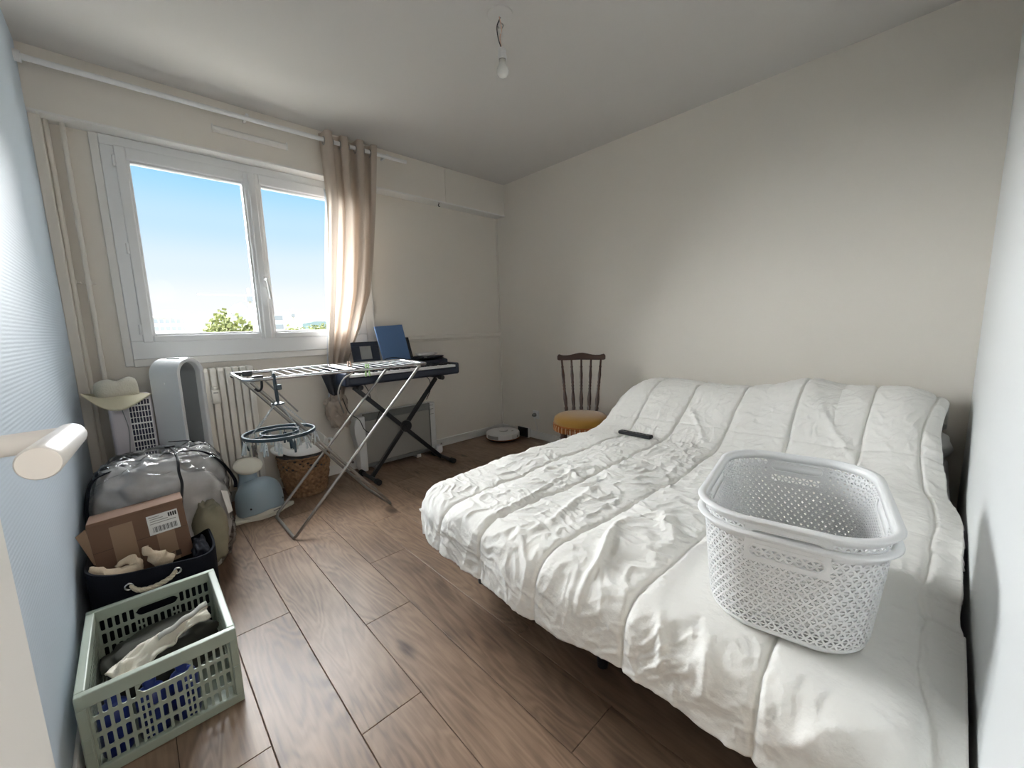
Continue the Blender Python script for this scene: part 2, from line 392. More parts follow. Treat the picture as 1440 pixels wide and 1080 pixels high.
# skirting
bb = 0.075
struct('baseboard_back', B(0, W, D-0.012, D, 0, bb), 'white_paint', bevel=0.003, label='white skirting under the window wall')
struct('baseboard_right', B(W-0.012, W, 0, D-0.012, 0, bb), 'white_paint', bevel=0.003, label='white skirting along the bed-head wall')
struct('baseboard_left', B(0, 0.010, 0.10, D-0.012, 0, bb), 'white_paint', bevel=0.003, label='white skirting along the ribbed wall')
# shutter box along the top of the window wall
t1 = thing('trim_1', 'white roller shutter box boxed in along the ceiling above the window', None, (0, SY, SZ), kind='structure')
obj('panel', B(0, 2.385, SY, D, SZ+0.012, H), 'wall_paint', t1)
obj('panel', B(2.388, W, SY, D, SZ+0.012, H), 'wall_paint', t1)
obj('bottom_strip', B(0, W, SY-0.004, D, SZ, SZ+0.012), 'white_paint', t1, bevel=0.002)
# air vent on the box
v = thing('air_vent', 'long white painted air vent on the shutter box beside the curtain', 'vent', (0.93, SY, 2.32))
obj('cover', MB().prism([(SY, 2.315), (SY-0.010, 2.318), (SY-0.018, 2.327), (SY-0.018, 2.343), (SY-0.010, 2.352), (SY, 2.355)], 'x', 0.735, 1.13), 'white_paint', v, bevel=0.002)
obj('end_cap', B(0.729, 0.736, SY-0.020, SY, 2.312, 2.358), 'white_paint', v, bevel=0.002); obj('end_cap', B(1.129, 1.136, SY-0.020, SY, 2.312, 2.358), 'white_paint', v, bevel=0.002)
# hook under the box
tag(obj('screw_hook', T(bez([(2.32, SY+0.012, SZ+0.002), (2.32, SY+0.012, SZ-0.012), (2.312, SY+0.010, SZ-0.022), (2.316, SY+0.008, SZ-0.034), (2.326, SY+0.008, SZ-0.030)], 6), 0.0032, 8), 'rubber_black', smooth=True), 'small black screw hook under the shutter box', 'hook')
# dado rail right of the window
dt = thing('trim_2', 'white horizontal rail running from the window to the corner', None, (2.4, D, 1.0), kind='structure')
obj('rail', MB().prism([(D, 1.062), (D-0.016, 1.058), (D-0.018, 1.030), (D-0.012, 1.024), (D-0.006, 1.012), (D, 1.008)], 'x', 1.70, W), 'wall_paint', dt)
# wall strips left: casing board, joint strip, corner box
struct('trim_3', B(0.195, 0.232, D-0.014, D, 0.95, SZ), 'white_paint', bevel=0.003, label='narrow white cover strip left of the window')
struct('trim_4', B(0.0, 0.040, D-0.10, D, 0, SZ), 'wall_paint', bevel=0.004, label='boxed strip in the corner beside the pipes')
struct('trim_5', B(1.625, 1.70, D-0.016, D, 0.95, SZ), 'white_paint', bevel=0.004, label='white casing right of the window behind the curtain')
struct('trim_6', B(0.232, 1.625, D-0.016, D, 0.945, 0.990), 'white_paint', bevel=0.004, label='white sill board under the window')
struct('trim_7', B(W-0.016, W, D-0.016, D, bb, SZ), 'wall_paint', bevel=0.004, label='quarter strip in the corner by the robot vacuum')
# thin cable conduit below the rail
struct('trim_8', B(1.675, 1.683, D-0.008, D, bb, 0.945), 'wall_paint', label='thin cable strip behind the keyboard')

# ---- window
win = thing('window_1', 'white two-sash window onto a pale blue sky', None, (0.925, D, 0.99), kind='structure')
FY = D-0.022
def wx(x): return CAM.x+(x-CAM.x)*1.0
# outer frame, four members
obj('frame_sill', B(0.232, 1.625, FY, D+0.07, 0.990, 1.092), 'upvc', win, bevel=0.004)
obj('frame_head', B(0.232, 1.625, FY, D+0.07, 2.150, SZ), 'upvc', win, bevel=0.004)
obj('frame_jamb', B(0.232, 0.292, FY, D+0.07, 1.092, 2.150), 'upvc', win, bevel=0.004)
obj('frame_jamb', B(1.562, 1.625, FY, D+0.07, 1.092, 2.150), 'upvc', win, bevel=0.004)
gz0, gz1 = 1.136, 2.078
def sash(x0, x1, gx0, gx1):
    s = MB(); ya, yb = FY-0.012, D+0.05
    s.box(x0, gx0-0.012, ya, yb, 1.086, 2.156); s.box(gx1+0.012, x1, ya, yb, 1.086, 2.156)
    s.box(gx0-0.012, gx1+0.012, ya, yb, 1.086, gz0-0.012); s.box(gx0-0.012, gx1+0.012, ya, yb, gz1+0.012, 2.156)
    so = obj('sash', s, 'upvc', win, bevel=0.006)
    for bx in ((gx0-0.014, gx0, gz0-0.014, gz1+0.014), (gx1, gx1+0.014, gz0-0.014, gz1+0.014), (gx0, gx1, gz0-0.014, gz0), (gx0, gx1, gz1, gz1+0.014)):
        obj('glazing_bead', B(bx[0], bx[1], D-0.022, D+0.02, bx[2], bx[3]), 'upvc', so, bevel=0.003)
    obj('pane', B(gx0-0.005, gx1+0.005, D+0.004, D+0.008, gz0-0.005, gz1+0.005), 'window_glass', so)
    return so
sL = sash(0.286, 0.916, 0.345, 0.870); sR = sash(0.918, 1.568, 0.978, 1.503)
obj('astragal', MB().prism([(0.900, FY-0.012), (0.906, FY-0.024), (0.940, FY-0.026), (0.946, FY-0.012)], 'z', 1.085, 2.150), 'upvc', win, bevel=0.002)
for z in (2.07, 1.61, 1.16):
    obj('hinge', T([(0.281, FY-0.012, z-0.028), (0.281, FY-0.012, z+0.028)], 0.007, 10), 'upvc', win, smooth=True)
for gx in (0.872, 0.975):
    obj('screw_cap', MB().lathe([(0.0001, 0), (0.008, 0.0005), (0.008, 0.004), (0.0001, 0.005)], n=12).xf(Matrix.Translation((gx, FY-0.012, 2.115)) @ Matrix.Rotation(R(90), 4, 'X')), 'plastic_white', win, smooth=True)
wh = obj('handle', B(0.925, 0.951, FY-0.036, FY-0.022, 1.425, 1.50), 'plastic_white', win, bevel=0.006)
obj('lever', MB().tube(bez([(0.938, FY-0.036, 1.475), (0.938, FY-0.068, 1.475), (0.943, FY-0.072, 1.45), (0.950, FY-0.070, 1.38), (0.953, FY-0.068, 1.345)], 6), 0.0085, 10), 'plastic_white', wh, smooth=True)
# exterior reveal
# ---- door standing open against the left wall
dr = thing('door_1', 'white door standing open beside the ribbed wall', None, (0.12, 0.30, 0), kind='structure')
DX0, DX1, DYE = 0.100, 0.140, 0.617
obj('leaf', B(DX0, DX1, -0.05, DYE, 0.008, 2.03), 'white_paint', dr, bevel=0.003)
HZ = 1.058
hd = obj('handle', MB().lathe([(0.0001, 0), (0.025, 0), (0.025, 0.006), (0.021, 0.009), (0.0001, 0.009)], n=24).xf(Matrix.Translation((DX1, 0.556, HZ)) @ Matrix.Rotation(R(90), 4, 'Y')), 'plastic_white', dr, smooth=True)
obj('neck', T([(DX1+0.006, 0.556, HZ-0.006), (0.187, 0.554, HZ-0.005)], 0.0074, 16), 'plastic_white', hd, smooth=True)
obj('grip', T([(0.1875, 0.568, HZ-0.006), (0.1875, 0.565, HZ-0.006), (0.1872, 0.4385, HZ+0.003), (0.1872, 0.4365, HZ+0.003)], [0.0076, 0.0086, 0.0086, 0.0078], 24), 'plastic_white', hd, smooth=True)
obj('latch', B(DX0+0.012, DX1-0.012, DYE, DYE+0.010, 0.93, 0.952), 'plastic_white', dr, bevel=0.003)

# ================================================================== OUTSIDE
GZ = -16.0
struct('ground_outside', B(-400, 900, 3.7, 1500, GZ-1, GZ), 'outside_ground', label='bright ground far below the window')
def house(x, y, w, d, h, floors, cols, roof, lbl, rot=0.0):
    t = thing('apartment_building', lbl, 'building', (x, y, GZ), group='apartment blocks beyond the window'); ORG[t.name] = Vector((x, y, GZ))
    obj('wall', B(x-w/2, x+w/2, y, y+d, GZ, h), 'outside_white', t)
    if roof:
        obj('roof', MB().prism([(x-w/2-0.5, h), (x+w/2+0.5, h), (x+w/2-3, h+roof), (x-w/2+3, h+roof)], 'y', y-0.5, y+d), 'outside_roof', t)
    fh = 2.9
    first = None
    for f in range(floors):
        for c in range(cols):
            wx0 = x-w/2+(c+0.5)*w/cols; z = h-fh*(f+1)+0.8
            if first is None:
                first = obj('window', B(-0.65, 0.65, -0.08, 0.1, 0, 1.5), 'outside_window', t, local=True); first.location = (wx0-x, 0, z-GZ)
            else: share('window', first, t, (wx0-x, 0, z-GZ))
def px_at(u, v, y):
    d = fw+r2*((u-720)/FPX)+u2*((540-v)/FPX); k = (y-CAM.y)/d.y; return CAM+d*k
for (u0, u1, vt, y, roof, floors, cols, lbl) in (
    (214, 262, 447, 210, 3, 3, 6, 'pale block with a hipped roof at the far left of the view'),
    (258, 290, 449, 240, 2, 3, 5, 'pale low block with pitched roof left of the tree outside'),
    (286, 312, 451, 190, 0, 3, 5, 'flat roofed pale block half behind the tree outside'),
    (326, 354, 440, 170, 3.5, 4, 4, 'pale block with a gabled roof between the tree and the crane'),
    (376, 396, 441, 150, 0, 4, 4, 'pale block with rows of windows right of the window mullion')):
    a = px_at(u0, vt, y); b = px_at(u1, vt, y)
    house((a.x+b.x)/2, y, b.x-a.x, 14, a.z, floors, cols, roof, lbl)
def crane(u, vbase, vtop, y, jl, jr, lbl):
    p = px_at(u, vtop, y); t = thing('tower_crane', lbl, 'crane', (p.x, y, GZ)); s = 0.6
    obj('mast', B(p.x-s, p.x+s, y-s, y+s, GZ, p.z), 'crane_yellow', t)
    obj('jib', B(px_at(jl, vtop, y).x, p.x, y-0.4, y+0.4, p.z-0.2, p.z+0.35), 'crane_yellow', t)
    obj('counter_jib', B(p.x, px_at(jr, vtop, y).x, y-0.4, y+0.4, p.z-0.2, p.z+0.35), 'crane_yellow', t)
    obj('cab', B(p.x-1.6, p.x+1.6, y-1.4, y+1.4, p.z-3.0, p.z-0.4), 'outside_window', t)
    obj('apex', B(p.x-0.5, p.x+0.5, y-0.5, y+0.5, p.z+0.5, p.z+4), 'crane_yellow', t)
crane(350, 465, 416, 260, 278, 358, 'tower crane seen through the left sash')
crane(411, 465, 441, 420, 400, 416, 'small distant tower crane seen through the right sash')
def tree(u, vt, y, hw, lbl, n=420, seed=1):
    p = px_at(u, vt, y); t = thing('tree', lbl, 'tree', (p.x, y, GZ)); q = random.Random(seed)
    obj('trunk', T([(p.x, y, GZ), (p.x, y, p.z-hw*0.6)], 0.5, 8), 'bark', t)
    mb = MB(); hz = hw*1.1
    for i in range(n):
        a = q.uniform(0, 2*PI); b = math.acos(q.uniform(-1, 1)); rr = q.uniform(0.55, 1)*(1+0.2*math.sin(3*a+2*b))
        c = Vector((p.x+hw*rr*math.sin(b)*math.cos(a), y+hw*rr*math.sin(b)*math.sin(a), p.z-hz+hz*rr*math.cos(b)))
        s = hw*q.uniform(0.08, 0.2); ax = Vector((q.uniform(-1, 1), q.uniform(-1, 1), q.uniform(-1, 1))).normalized(); bx = ax.orthogonal().normalized(); cx = ax.cross(bx)
        mb.add([c+bx*s, c+cx*s*0.8, c-bx*s, c-cx*s*0.8, c+ax*s*0.5], [(0, 1, 4), (1, 2, 4), (2, 3, 4), (3, 0, 4)])
    tag(obj('crown', mb, 'outside_leaf', t), kind='stuff')
tree(316, 440, 130, 5.5, 'yellow-green tree standing tall before the pale blocks outside', seed=2)
tree(303, 455, 112, 2.6, 'smaller yellow-green tree beside the tall one outside', seed=3)
for i, (u, vt) in enumerate(((412, 458), (428, 459), (442, 456), (455, 455))):
    tree(u, vt, 200+i*28, 6, ['low round tree nearest the pale tower outside', 'low tree second from the pale tower outside', 'green tree under the far hill outside', 'green tree nearest the curtain outside'][i], seed=10+i, n=260)
hm = MB(); q = random.Random(8); pts = [(px_at(425+i*2.2, 452+3.2*((i/22-0.5)*2)**2*1.0+q.uniform(-0.2, 0.2), 1100)) for i in range(60)]
poly = [(pts[0].x, GZ)]+[(p.x, max(p.z, GZ+5)) for p in pts]+[(pts[-1].x, GZ)]
struct('hill_outside', hm.prism(poly, 'y', 1100, 1200), 'outside_hill', label='low blue-green hill on the horizon')

# ================================================================== WALL FITTINGS
for i, (xx, lb) in enumerate(((0.052, 'white vertical heating pipe nearest the ribbed wall'), (0.108, 'white vertical heating pipe nearer the window'))):
    p = thing('heating_pipe', lb, 'pipe', (xx, D-0.045, 0), group='heating pipes in the corner')
    obj('tube', T([(xx-0.004, D-0.045, 0.0), (xx-0.004, D-0.045, 0.8), (xx, D-0.045, SZ)], 0.0105, 14), 'radiator_paint', p, smooth=True)
    obj('clamp', T([(xx-0.002, D-0.045, 1.405), (xx-0.002, D-0.045, 1.425)], 0.0135, 14), 'radiator_paint', p, smooth=True)
    obj('clamp_arm', B(xx-0.025, xx+0.025, D-0.040, D, 1.411, 1.419), 'radiator_paint', p)
# radiator
rad = thing('radiator', 'white ribbed column radiator under the window', 'radiator', (0.57, 3.25, 0.13))
c0 = None; pitch = 0.0392
for i in range(12):
    xx = 0.343+pitch*i
    if c0 is None:
        mb = MB(); mb.prism([(3.192, 0.150), (3.186, 0.165), (3.186, 0.895), (3.194, 0.915), (3.285, 0.915), (3.290, 0.895), (3.290, 0.165), (3.285, 0.150)], 'x', xx-0.0168, xx+0.0168)
        c0 = obj('column', mb, 'radiator_paint', rad, bevel=0.007, seg=3)
    else: share('column', c0, rad, (pitch*i, 0, 0))
obj('top_header', T([(0.335, 3.238, 0.885), (0.785, 3.238, 0.885)], 0.022, 14), 'radiator_paint', rad, smooth=True)
obj('bottom_header', T([(0.335, 3.238, 0.185), (0.785, 3.238, 0.185)], 0.022, 14), 'radiator_paint', rad, smooth=True)
obj('fin_plate', B(0.335, 0.78, 3.216, 3.226, 0.155, 0.908), 'radiator_paint', rad)
obj('bleed_valve', T([(0.785, 3.238, 0.885), (0.800, 3.238, 0.885)], 0.008, 10), 'rubber_black', rad, smooth=True)
obj('bracket', B(0.44, 0.46, 3.29, 3.33, 0.80, 0.83), 'radiator_paint', rad); obj('bracket', B(0.70, 0.72, 3.29, 3.33, 0.80, 0.83), 'radiator_paint', rad)
hm_ = thing('heat_meter', 'small white heat cost meter clipped to the radiator columns', 'meter', (0.575, 3.18, 0.70))
obj('case', B(0.553, 0.597, 3.156, 3.187, 0.698, 0.785), 'radiator_paint', hm_, bevel=0.006); obj('display', B(0.563, 0.587, 3.154, 3.157, 0.762, 0.772), 'heater_grey', hm_)
obj('clip', B(0.566, 0.584, 3.165, 3.187, 0.785, 0.805), 'radiator_paint', hm_, bevel=0.003)
# curtain rod
RY, RZ = 3.105, 2.398
rod = thing('curtain_rod', 'white round curtain rod running under the ceiling', 'curtain rod', (0.9, RY, RZ))
obj('pole', T([(0.004, RY, RZ-0.006), (1.955, RY, RZ+0.012)], 0.0135, 16), 'plastic_white', rod, smooth=True)
obj('end_socket', T([(0.0, RY, RZ-0.006), (0.022, RY, RZ-0.006)], 0.024, 16), 'plastic_white', rod, smooth=True)
for bx in (0.9, 1.80): obj('bracket', B(bx-0.008, bx+0.008, RY-0.006, SY, RZ+0.013, RZ+0.03), 'plastic_white', rod, bevel=0.003)
# curtain: pleated cloth, five waves, narrowing and swept left, knotted at the bottom
cu = thing('curtain', 'beige linen eyelet curtain gathered beside the window', 'curtain', (1.45, 3.12, 0.42))
def cur(u, z):
    t = np.clip((RZ+0.05-z)/(RZ+0.05-0.62), 0, 1)
    xl = np.interp(z, [0.60, 0.93, 1.2, 1.5, 2.0, 2.3, 2.45], [1.222, 1.235, 1.258, 1.285, 1.330, 1.322, 1.315])
    xr = np.interp(z, [0.60, 0.92, 1.14, 1.4, 1.65, 2.0, 2.45], [1.315, 1.385, 1.485, 1.575, 1.618, 1.66, 1.70])
    back = 0.105*float(sstep(2.2, 1.15, z)); sc_ = 1+back/2.97; xl = CAM.x+(xl-CAM.x)*sc_; xr = CAM.x+(xr-CAM.x)*sc_
    s = u+0.018*math.sin(7*u+2.1*z)*t
    ph = u*2*PI*3.5+0.4+0.9*math.sin(1.3*z+3*u)*t
    amp = 0.052*(1-0.50*t)*(0.75+0.25*math.sin(11*u+1))
    x = xl+(xr-xl)*s+0.010*math.sin(2*ph)
    y = RY+amp*math.cos(ph)+0.008*math.sin(3.3*ph+z*5)*t+back
    return x, y
P = []
NU, NZ = 190, 60
for i in range(NU+1):
    row = []
    for j in range(NZ+1):
        z = 0.56+(2.455-0.56)*j/NZ; x, y = cur(i/NU, z); row.append((x, y, z))
    P.append(row)
obj('cloth', MB().grid(P), 'curtain_linen', cu, smooth='full', fixn=False)
Pl = []
for i in range(8):
    row = []
    for j in range(NZ+1):
        z = 0.62+(2.10-0.62)*j/NZ; x, y = cur(0, z); row.append((x-0.012-0.006*math.sin(5*z)+0.0032*i, y+0.012+0.004*math.sin(i), z))
    Pl.append(row)
obj('lining_edge', MB().grid(Pl), 'lining', cu, smooth='full', fixn=False, solid=0.001)
hs = MB()
def knot(cx, cy, cz, s, seed, mbx):
    b = blob((cx, cy, cz), 0.075*s, 0.06*s, 0.085*s, e=0.8, amp=0.34, fr=3.4, seed=seed, nu=60, nv=40); mbx.add(b.v, b.f)
knot(1.300, 3.215, 0.555, 0.95, 3.1, hs)
obj('knot', hs, 'curtain_linen', cu, smooth='full')
tl = MB(); knot(1.290, 3.20, 0.46, 0.7, 7.7, tl); knot(1.338, 3.20, 0.44, 0.55, 9.2, tl)
obj('tail', tl, 'curtain_linen', cu, smooth='full')
for k in range(9):
    u = (k*PI-0.4+PI/2)/(2*PI*3.5)
    if u > 0.99: break
    x, y = cur(u, RZ); x2, y2 = cur(u+0.004, RZ)
    d = Vector((x2-x, y2-y, 0)).normalized()
    ring = [Vector((x, RY, RZ))+d*0.0235*math.cos(a)+Vector((0, 0, 1))*0.0235*math.sin(a) for a in [2*PI*q_/24 for q_ in range(24)]]
    obj('eyelet', MB().tube(ring, 0.0045, 8, closed=True), 'steel_grey', cu, smooth=True)

# ceiling light
LX, LY = 1.596, 1.602
lt = thing('ceiling_light', 'bare bulb hanging by its wires from a round ceiling rose', 'lamp', (LX, LY, H))
obj('rose', MB().lathe([(0.0001, -0.012), (0.045, -0.012), (0.056, -0.006), (0.058, 0), (0.0001, 0)], (LX, LY, H), 36), 'ceiling_paint', lt, smooth=True)
obj('hook', T(bez([(LX, LY, H-0.01), (LX, LY, H-0.03), (LX+0.010, LY-0.01, H-0.045), (LX, LY, H-0.062), (LX-0.008, LY+0.006, H-0.05)], 8), 0.0028, 8), 'steel_grey', lt, smooth=True)
obj('wire', T(bez([(LX+0.004, LY, H-0.01), (LX-0.012, LY+0.008, H-0.05), (LX-0.010, LY+0.004, H-0.10), (LX+0.004, LY, H-0.135)], 8), 0.0024, 8), 'rubber_black', lt, smooth=True)
obj('wire', T(bez([(LX-0.004, LY, H-0.01), (LX+0.002, LY-0.006, H-0.06), (LX-0.004, LY, H-0.10), (LX+0.006, LY, H-0.135)], 8), 0.0024, 8), 'peg_peach', lt, smooth=True)
obj('connector', B(LX-0.010, LX+0.006, LY-0.006, LY+0.006, H-0.082, H-0.062), 'ceiling_paint', lt, bevel=0.002)
BX = LX+0.008
obj('socket', MB().lathe([(0.0001, 0), (0.014, -0.002), (0.018, -0.008), (0.0185, -0.030), (0.0195, -0.032), (0.0195, -0.048), (0.0001, -0.048)], (BX, LY, H-0.133), 28), 'plastic_white', lt, smooth=True)
bu = obj('bulb', MB().lathe([(0.0155, 0), (0.0155, -0.012), (0.019, -0.022), (0.0255, -0.034), (0.0275, -0.046), (0.0245, -0.059), (0.016, -0.068), (0.006, -0.072), (0.0001, -0.0725)], (BX, LY, H-0.184), 28), 'bulb_glass', lt, smooth='full')
obj('collar', MB().lathe([(0.0165, 0), (0.0165, -0.003)], (BX, LY, H-0.181), 28), 'steel_grey', bu, smooth=True)

# wall socket, plug, cable
so_ = thing('wall_socket', 'white wall socket beside the chair', 'socket', (W, 2.825, 0.245))
obj('plate', B(W-0.010, W, 2.785, 2.865, 0.205, 0.285), 'plastic_white', so_, bevel=0.004)
obj('rim', MB().lathe([(0.0215, 0), (0.024, 0.003), (0.024, 0.007), (0.0001, 0.007)], n=24).xf(Matrix.Translation((W-0.010, 2.825, 0.245)) @ Matrix.Rotation(R(-90), 4, 'Y')), 'plastic_white', so_, smooth=True)
pc = thing('power_plug', 'dark plug in the wall socket with a white cable to the dock', 'plug', (W-0.03, 2.825, 0.245))
obj('plug_body', MB().lathe([(0.0001, 0), (0.019, 0.001), (0.019, 0.022), (0.012, 0.036), (0.0001, 0.037)], n=20).xf(Matrix.Translation((W-0.016, 2.825, 0.245)) @ Matrix.Rotation(R(-90), 4, 'Y')), 'heater_rail', pc, smooth=True)
obj('cable', T(bez([(W-0.035, 2.825, 0.235), (W-0.03, 2.815, 0.18), (W-0.02, 2.80, 0.12), (W-0.02, 2.81, 0.06), (W-0.025, 2.86, 0.02), (W-0.025, 2.92, 0.012)], 8), 0.003, 8), 'plastic_white', pc, smooth=True)

# ================================================================== BED
bed = thing('bed_base', 'dark bed base on black legs under the mattress', 'bed', (2.05, 0.8, 0))
for n_, bx in (('side_rail', (1.16, 3.05, 1.50, 1.535, 0.14, 0.245)), ('side_rail', (1.16, 3.05, 0.075, 0.11, 0.14, 0.245)), ('foot_rail', (1.16, 1.195, 0.075, 1.535, 0.14, 0.245)), ('head_rail', (3.02, 3.055, 0.075, 1.535, 0.14, 0.245)), ('centre_rail', (1.195, 3.02, 0.79, 0.83, 0.13, 0.225))):
    obj(n_, B(*bx), 'plastic_black', bed, bevel=0.004)
for i in range(13): obj('slat', B(1.22+i*0.138, 1.29+i*0.138, 0.11, 1.50, 0.226, 0.240), 'plastic_black', bed)
for lx in (1.24, 2.05, 2.98):
    for ly in (0.13, 0.81, 1.44): obj('leg', T([(lx, ly, 0), (lx, ly, 0.145)], [0.018, 0.026], 14), 'plastic_black', bed, smooth=True)
mt = thing('mattress', 'white double mattress under the duvet', 'mattress', (2.09, 0.8, 0.245))
obj('body', B(1.10, 3.065, 0.052, 1.545, 0.245, 0.425), 'sheet_cotton', mt, bevel=0.035, seg=4)
obj('fitted_sheet', B(1.095, 3.069, 0.048, 1.55, 0.33, 0.430), 'sheet_cotton', mt, bevel=0.03, seg=4)

X0, Y1 = 1.065, 1.555
def hang(d, r=0.075, slope=0.16):
    """d>0 flat, d<0 round over an edge: returns (horizontal offset, drop)"""
    a = np.clip(-d/r, 0, PI/2); s = np.maximum(-d-r*PI/2, 0)
    return np.where(d > 0, d, -r*np.sin(a)-s*slope*0.35), np.where(d > 0, 0, r*(1-np.cos(a))+s*0.985)
PT = ([0.0, 0.04, 0.086, 0.205, 0.438, 0.591, 0.75, 1.018, 1.20, 1.383, 1.50, 1.594, 1.66], [0.60, 0.68, 0.738, 0.770, 0.750, 0.792, 0.735, 0.712, 0.712, 0.722, 0.705, 0.648, 0.585])
def duvet_surface(nu, nv):
    u = np.linspace(-0.205, 3.045-X0, nu)[:, None]*np.ones((1, nv)); vmax = Y1-0.062
    v = np.linspace(-0.225, vmax, nv)[None, :]*np.ones((nu, 1))
    hem = 0.010*vnoise(v*4+3, v*0+2)+0.006*vnoise(v*14, v*0+5)
    uu = np.where(u < 0, u*(1+hem/0.2), u)
    ox, dx = hang(uu); oy, dy = hang(v)
    x = X0+ox; y = Y1-oy
    drop = (dx**5+dy**5)**0.2
    # quilting
    seams_y = np.array([1.37, 1.128, 0.858, 0.587, 0.318, 0.115]); yy = Y1-v; xx = X0+u
    wob = 0.022*vnoise(xx*2.1, yy*1.3+7)+0.006*vnoise(xx*9, yy*6)
    ds = np.min(np.abs((yy+wob)[..., None]-seams_y), axis=-1)
    seams_x = np.array([1.43, 1.92, 2.47, 2.80]); wob2 = 0.022*vnoise(xx*1.5+11, yy*2.3)+0.006*vnoise(xx*7, yy*9+4)
    dsx = np.min(np.abs((xx+wob2)[..., None]-seams_x), axis=-1)
    puff = (0.0052*(1-np.exp(-(ds/0.011)**1.2))+0.0035*(1-np.exp(-(dsx/0.010)**1.2))+0.004*(1-np.exp(-(ds/0.06)**2)))*(0.35+0.65*sstep(-0.16, 0.05, u))
    groove = -0.005*np.exp(-(ds/0.005)**2)-0.0035*np.exp(-(dsx/0.005)**2)
    # pillow mound
    pt = np.interp(np.clip(y, 0, 1.66), PT[0], PT[1])
    rise = sstep(2.28, 2.78, x+0.05*vnoise(y*2.2, x*0.3)); back = 1-0.55*sstep(2.90, 3.05, x)
    z = 0.452+(pt-0.455)*rise*back
    # broad waves and crinkles
    wx_, wy_ = xx+0.05*vnoise(xx*4, yy*4), yy+0.05*vnoise(xx*4+9, yy*4+3)
    broad = 0.010*vnoise(wx_*3.1, wy_*3.4)+0.007*vnoise(wx_*6.5+3, wy_*5.2)
    ux, uy = xx+0.030*vnoise(xx*9, yy*9+5)+0.008*vnoise(xx*24, yy*24), yy+0.030*vnoise(xx*9+40, yy*9)+0.008*vnoise(xx*24+7, yy*24+3)
    dens = 0.70+0.30*sstep(-0.45, 0.45, vnoise(xx*2.6+31, yy*2.6))
    calm = 1-0.72*sstep(0.36, 0.12, yy)*sstep(1.75, 1.35, xx)-0.25*rise
    rid = lambda n: np.maximum(0, 1-1.25*np.abs(n))
    tot = 0; wsum = 0
    for q_, th in enumerate((0.25, 1.25, 2.2)):
        c_, s_ = math.cos(th), math.sin(th); a1 = ux*c_+uy*s_; b1 = -ux*s_+uy*c_; sd_ = 17.0*q_
        wq = np.exp(2.2*vnoise(xx*1.9+sd_, yy*1.9+3*sd_))
        tot = tot+wq*(0.0060*rid(vnoise(a1*6.5+sd_, b1*14+4))**2.2+0.0075*rid(vnoise(a1*13+8, b1*30+sd_))**1.9+0.0042*rid(vnoise(a1*24+sd_, b1*52+9))**1.6); wsum = wsum+wq
    crin = (tot/wsum+0.0050*rid(vnoise(ux*15+2, uy*15+5))**2.2)*dens*np.clip(calm, 0.15, 1)
    crin = crin*(1-0.5*np.exp(-(ds/0.008)**2))
    # a few long pulled folds
    def fold(x0, y0, x1, y1, w, h):
        dxl, dyl = x1-x0, y1-y0; L = math.hypot(dxl, dyl); t = np.clip(((xx-x0)*dxl+(yy-y0)*dyl)/L/L, 0, 1)
        d = np.hypot(xx-x0-t*dxl, yy-y0-t*dyl+0.02*np.sin(t*6)); return h*np.exp(-(d/w)**2)*np.sin(np.clip(t*1.0, 0.02, 0.98)*PI)
    fo = fold(0.93, 0.72, 1.42, 0.80, 0.011, 0.018)+fold(0.95, 1.16, 1.75, 1.20, 0.010, 0.010)+fold(1.0, 0.98, 1.6, 1.02, 0.014, 0.010)+fold(1.25, 0.62, 1.55, 0.72, 0.022, 0.016)+fold(0.9, 0.35, 1.05, 0.12, 0.014, 0.016)+fold(2.25, 0.25, 2.75, 0.55, 0.018, 0.010)+fold(2.3, 0.9, 2.75, 1.2, 0.014, 0.008)+fold(0.9, 0.52, 1.12, 0.50, 0.012, 0.014)+fold(0.9, 0.43, 1.15, 0.40, 0.012, 0.012)
    # round the free corner in plan
    ex, ey = np.maximum(1.30-x, 0), np.maximum(y-1.32, 0); mx_, hy_ = np.maximum(ex, ey), np.hypot(ex, ey)+1e-6; k_ = np.where((ex > 0) & (ey > 0), (mx_/hy_)**0.55, 1.0)
    x = np.where(ex > 0, 1.30-ex*k_, x); y = np.where(ey > 0, 1.32+ey*k_, y)
    base = np.stack([x, y, z-drop], -1)
    gu = np.gradient(base, axis=0); gv = np.gradient(base, axis=1); n = np.cross(gv, gu); n /= np.linalg.norm(n, axis=-1, keepdims=True)+1e-9
    n *= np.sign(np.where(np.abs(n[..., 2:3]) > 0.05, n[..., 2:3], 1))
    edge = sstep(0, 0.05, u+0.205)*sstep(0, 0.03, v+0.225)
    disp = (puff*(0.5+0.5*edge)+groove+broad+crin+fo)*(1-0.85*sstep(0.0, 0.08, np.minimum(-u, -v)))*(1-0.6*sstep(0.06, 0.14, -v))
    # flatten where the laundry baskets stand
    m = sstep(0.36, 0.27, np.abs((x-1.342)))*sstep(0.26, 0.18, np.abs(y-0.345)); tgt = 0.462-z
    flatd = np.where((n[..., 2] > 0.8), disp*(1-m)+np.minimum(disp, tgt)*m, disp)
    p = base+n*flatd[..., None]
    # keep clear of walls
    p[..., 0] = np.minimum(p[..., 0], W-0.016)
    ylo = 0.010+0.019*(W-p[..., 0])+0.010*sstep(0.1, 0.7, vnoise(xx*6+5, xx*0))+0.075*sstep(2.1, 2.6, p[..., 0])+0.02*rise*vnoise(xx*5, xx*0+3); wgt = sstep(0.34, 0.062, p[..., 1]); p[..., 1] += wgt*(ylo-0.062)
    p[..., 1] = np.maximum(p[..., 1], ylo)
    # wall-side edge tucks down
    te = sstep(0.07, 0.0, vmax-v); p[..., 2] -= 0.020*te*(1-0.4*rise)
    return p
Pd = duvet_surface(520, 450)
mb = MB(); nu, nv = Pd.shape[:2]
mb.v = [tuple(q_) for q_ in Pd.reshape(-1, 3)]
